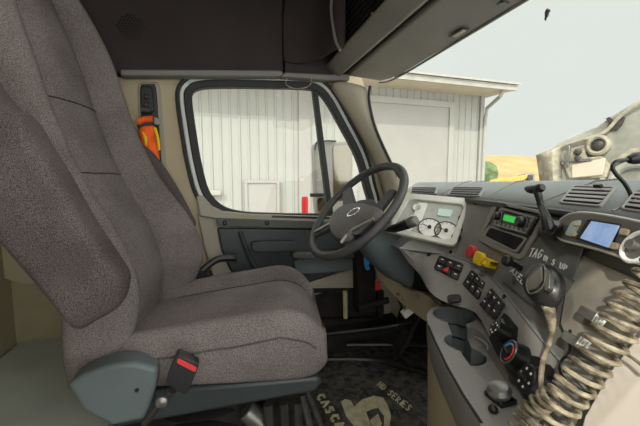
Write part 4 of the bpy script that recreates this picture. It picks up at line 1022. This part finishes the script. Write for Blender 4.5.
for i,(x,y) in enumerate(((600,320),(583,345))):
    g=fA(x,y,.4); so=thing('cord_socket',g.px(x,y),('upper' if i==0 else 'lower')+' grey ribbed cord socket behind the coiled cord','socket','cord sockets')
    obj('socket_body',MB().prism(rquad(g,[(x-6,y-9),(x+10,y+1),(x+5,y+9),(x-11,y-1)],0,.15),g.n*.022),'metal',so,bevel=.003)
    rb=MB()
    for k in range(4): rb.box(g.px(x-4+2.6*k,y-3+1.7*k,.023),g.u*.0012,g.v*.009,g.n*.0015)
    obj('socket_ribs',rb,'white',so)
# gooseneck mic at right
gn=thing('gooseneck_mic',aD(630,206,.6),'black gooseneck with small head rising above the dash at right edge','gooseneck')
gp=catmull([aD(x,y,.60) for x,y in ((632,207),(631,196),(625,184),(616,174),(612.5,167),(616,161.5),(624,160),(632,159))],6)
obj('neck',MB().tube(gp,.0035,8),'black',gn)
obj('head',MB().tube([aD(628,160,.6),aD(634,158.5,.6),aD(648,157,.6)],[.006,.011,.011],12),'black',gn,bevel=.002)
obj('foot',MB().lathe(aD(632,209,.6),Z_,[(.012,-.01),(.010,.004),(.005,.008)],12),'black',gn)
# ================================================================== LIGHT + CAMERA
sc=bpy.context.scene
wd=bpy.data.worlds.new('World'); sc.world=wd; wd.use_nodes=True; nt=wd.node_tree
bg=nt.nodes['Background']
tc=nt.nodes.new('ShaderNodeTexCoord'); sp=nt.nodes.new('ShaderNodeSeparateXYZ'); rp=nt.nodes.new('ShaderNodeValToRGB')
nt.links.new(tc.outputs['Generated'],sp.inputs[0]); nt.links.new(sp.outputs['Z'],rp.inputs[0]); nt.links.new(rp.outputs[0],bg.inputs[0])
E=rp.color_ramp.elements; E[0].color=(.85,.88,.85,1); E[1].color=(2.5,2.55,2.5,1); E[0].position=.42; E[1].position=.85
mr_=nt.nodes.new('ShaderNodeMapRange'); mr_.inputs[1].default_value=.0; mr_.inputs[2].default_value=-.8; mr_.inputs[3].default_value=1; mr_.inputs[4].default_value=3.2
nt.links.new(sp.outputs['Y'],mr_.inputs[0]); ml=nt.nodes.new('ShaderNodeMath'); ml.operation='MULTIPLY'; ml.inputs[1].default_value=SKY
nt.links.new(mr_.outputs[0],ml.inputs[0]); nt.links.new(ml.outputs[0],bg.inputs[1])
sl=bpy.data.lights.new('sun','SUN'); sl.energy=SUN; sl.angle=.8*D2R; sl.color=(1,.95,.86)
so=bpy.data.objects.new('sun',sl); C.objects.link(so)
so.rotation_euler=V((.5,.5,-.5)).to_track_quat('-Z','Y').to_euler()
al=bpy.data.lights.new('cab_fill','AREA'); al.shape='RECTANGLE'; al.size=.35; al.size_y=.25; al.energy=5; al.color=(1,.97,.92)  # added fill light under the roof, no such lamp is seen
ao=bpy.data.objects.new('cab_fill',al); C.objects.link(ao); ao.location=(-.1,.45,1.95)
cm=bpy.data.cameras.new('camera'); co=bpy.data.objects.new('camera',cm); C.objects.link(co)
cm.sensor_width=36; cm.lens=36*FP/640; cm.clip_start=.02; cm.clip_end=500
co.location=CAM
co.rotation_euler=Matrix((RT,UP,-FW)).transposed().to_euler()
sc.camera=co
vs=sc.view_settings; vs.view_transform='Standard'; vs.look='None'; vs.gamma=1; vs.use_curve_mapping=False; vs.exposure=EXPO
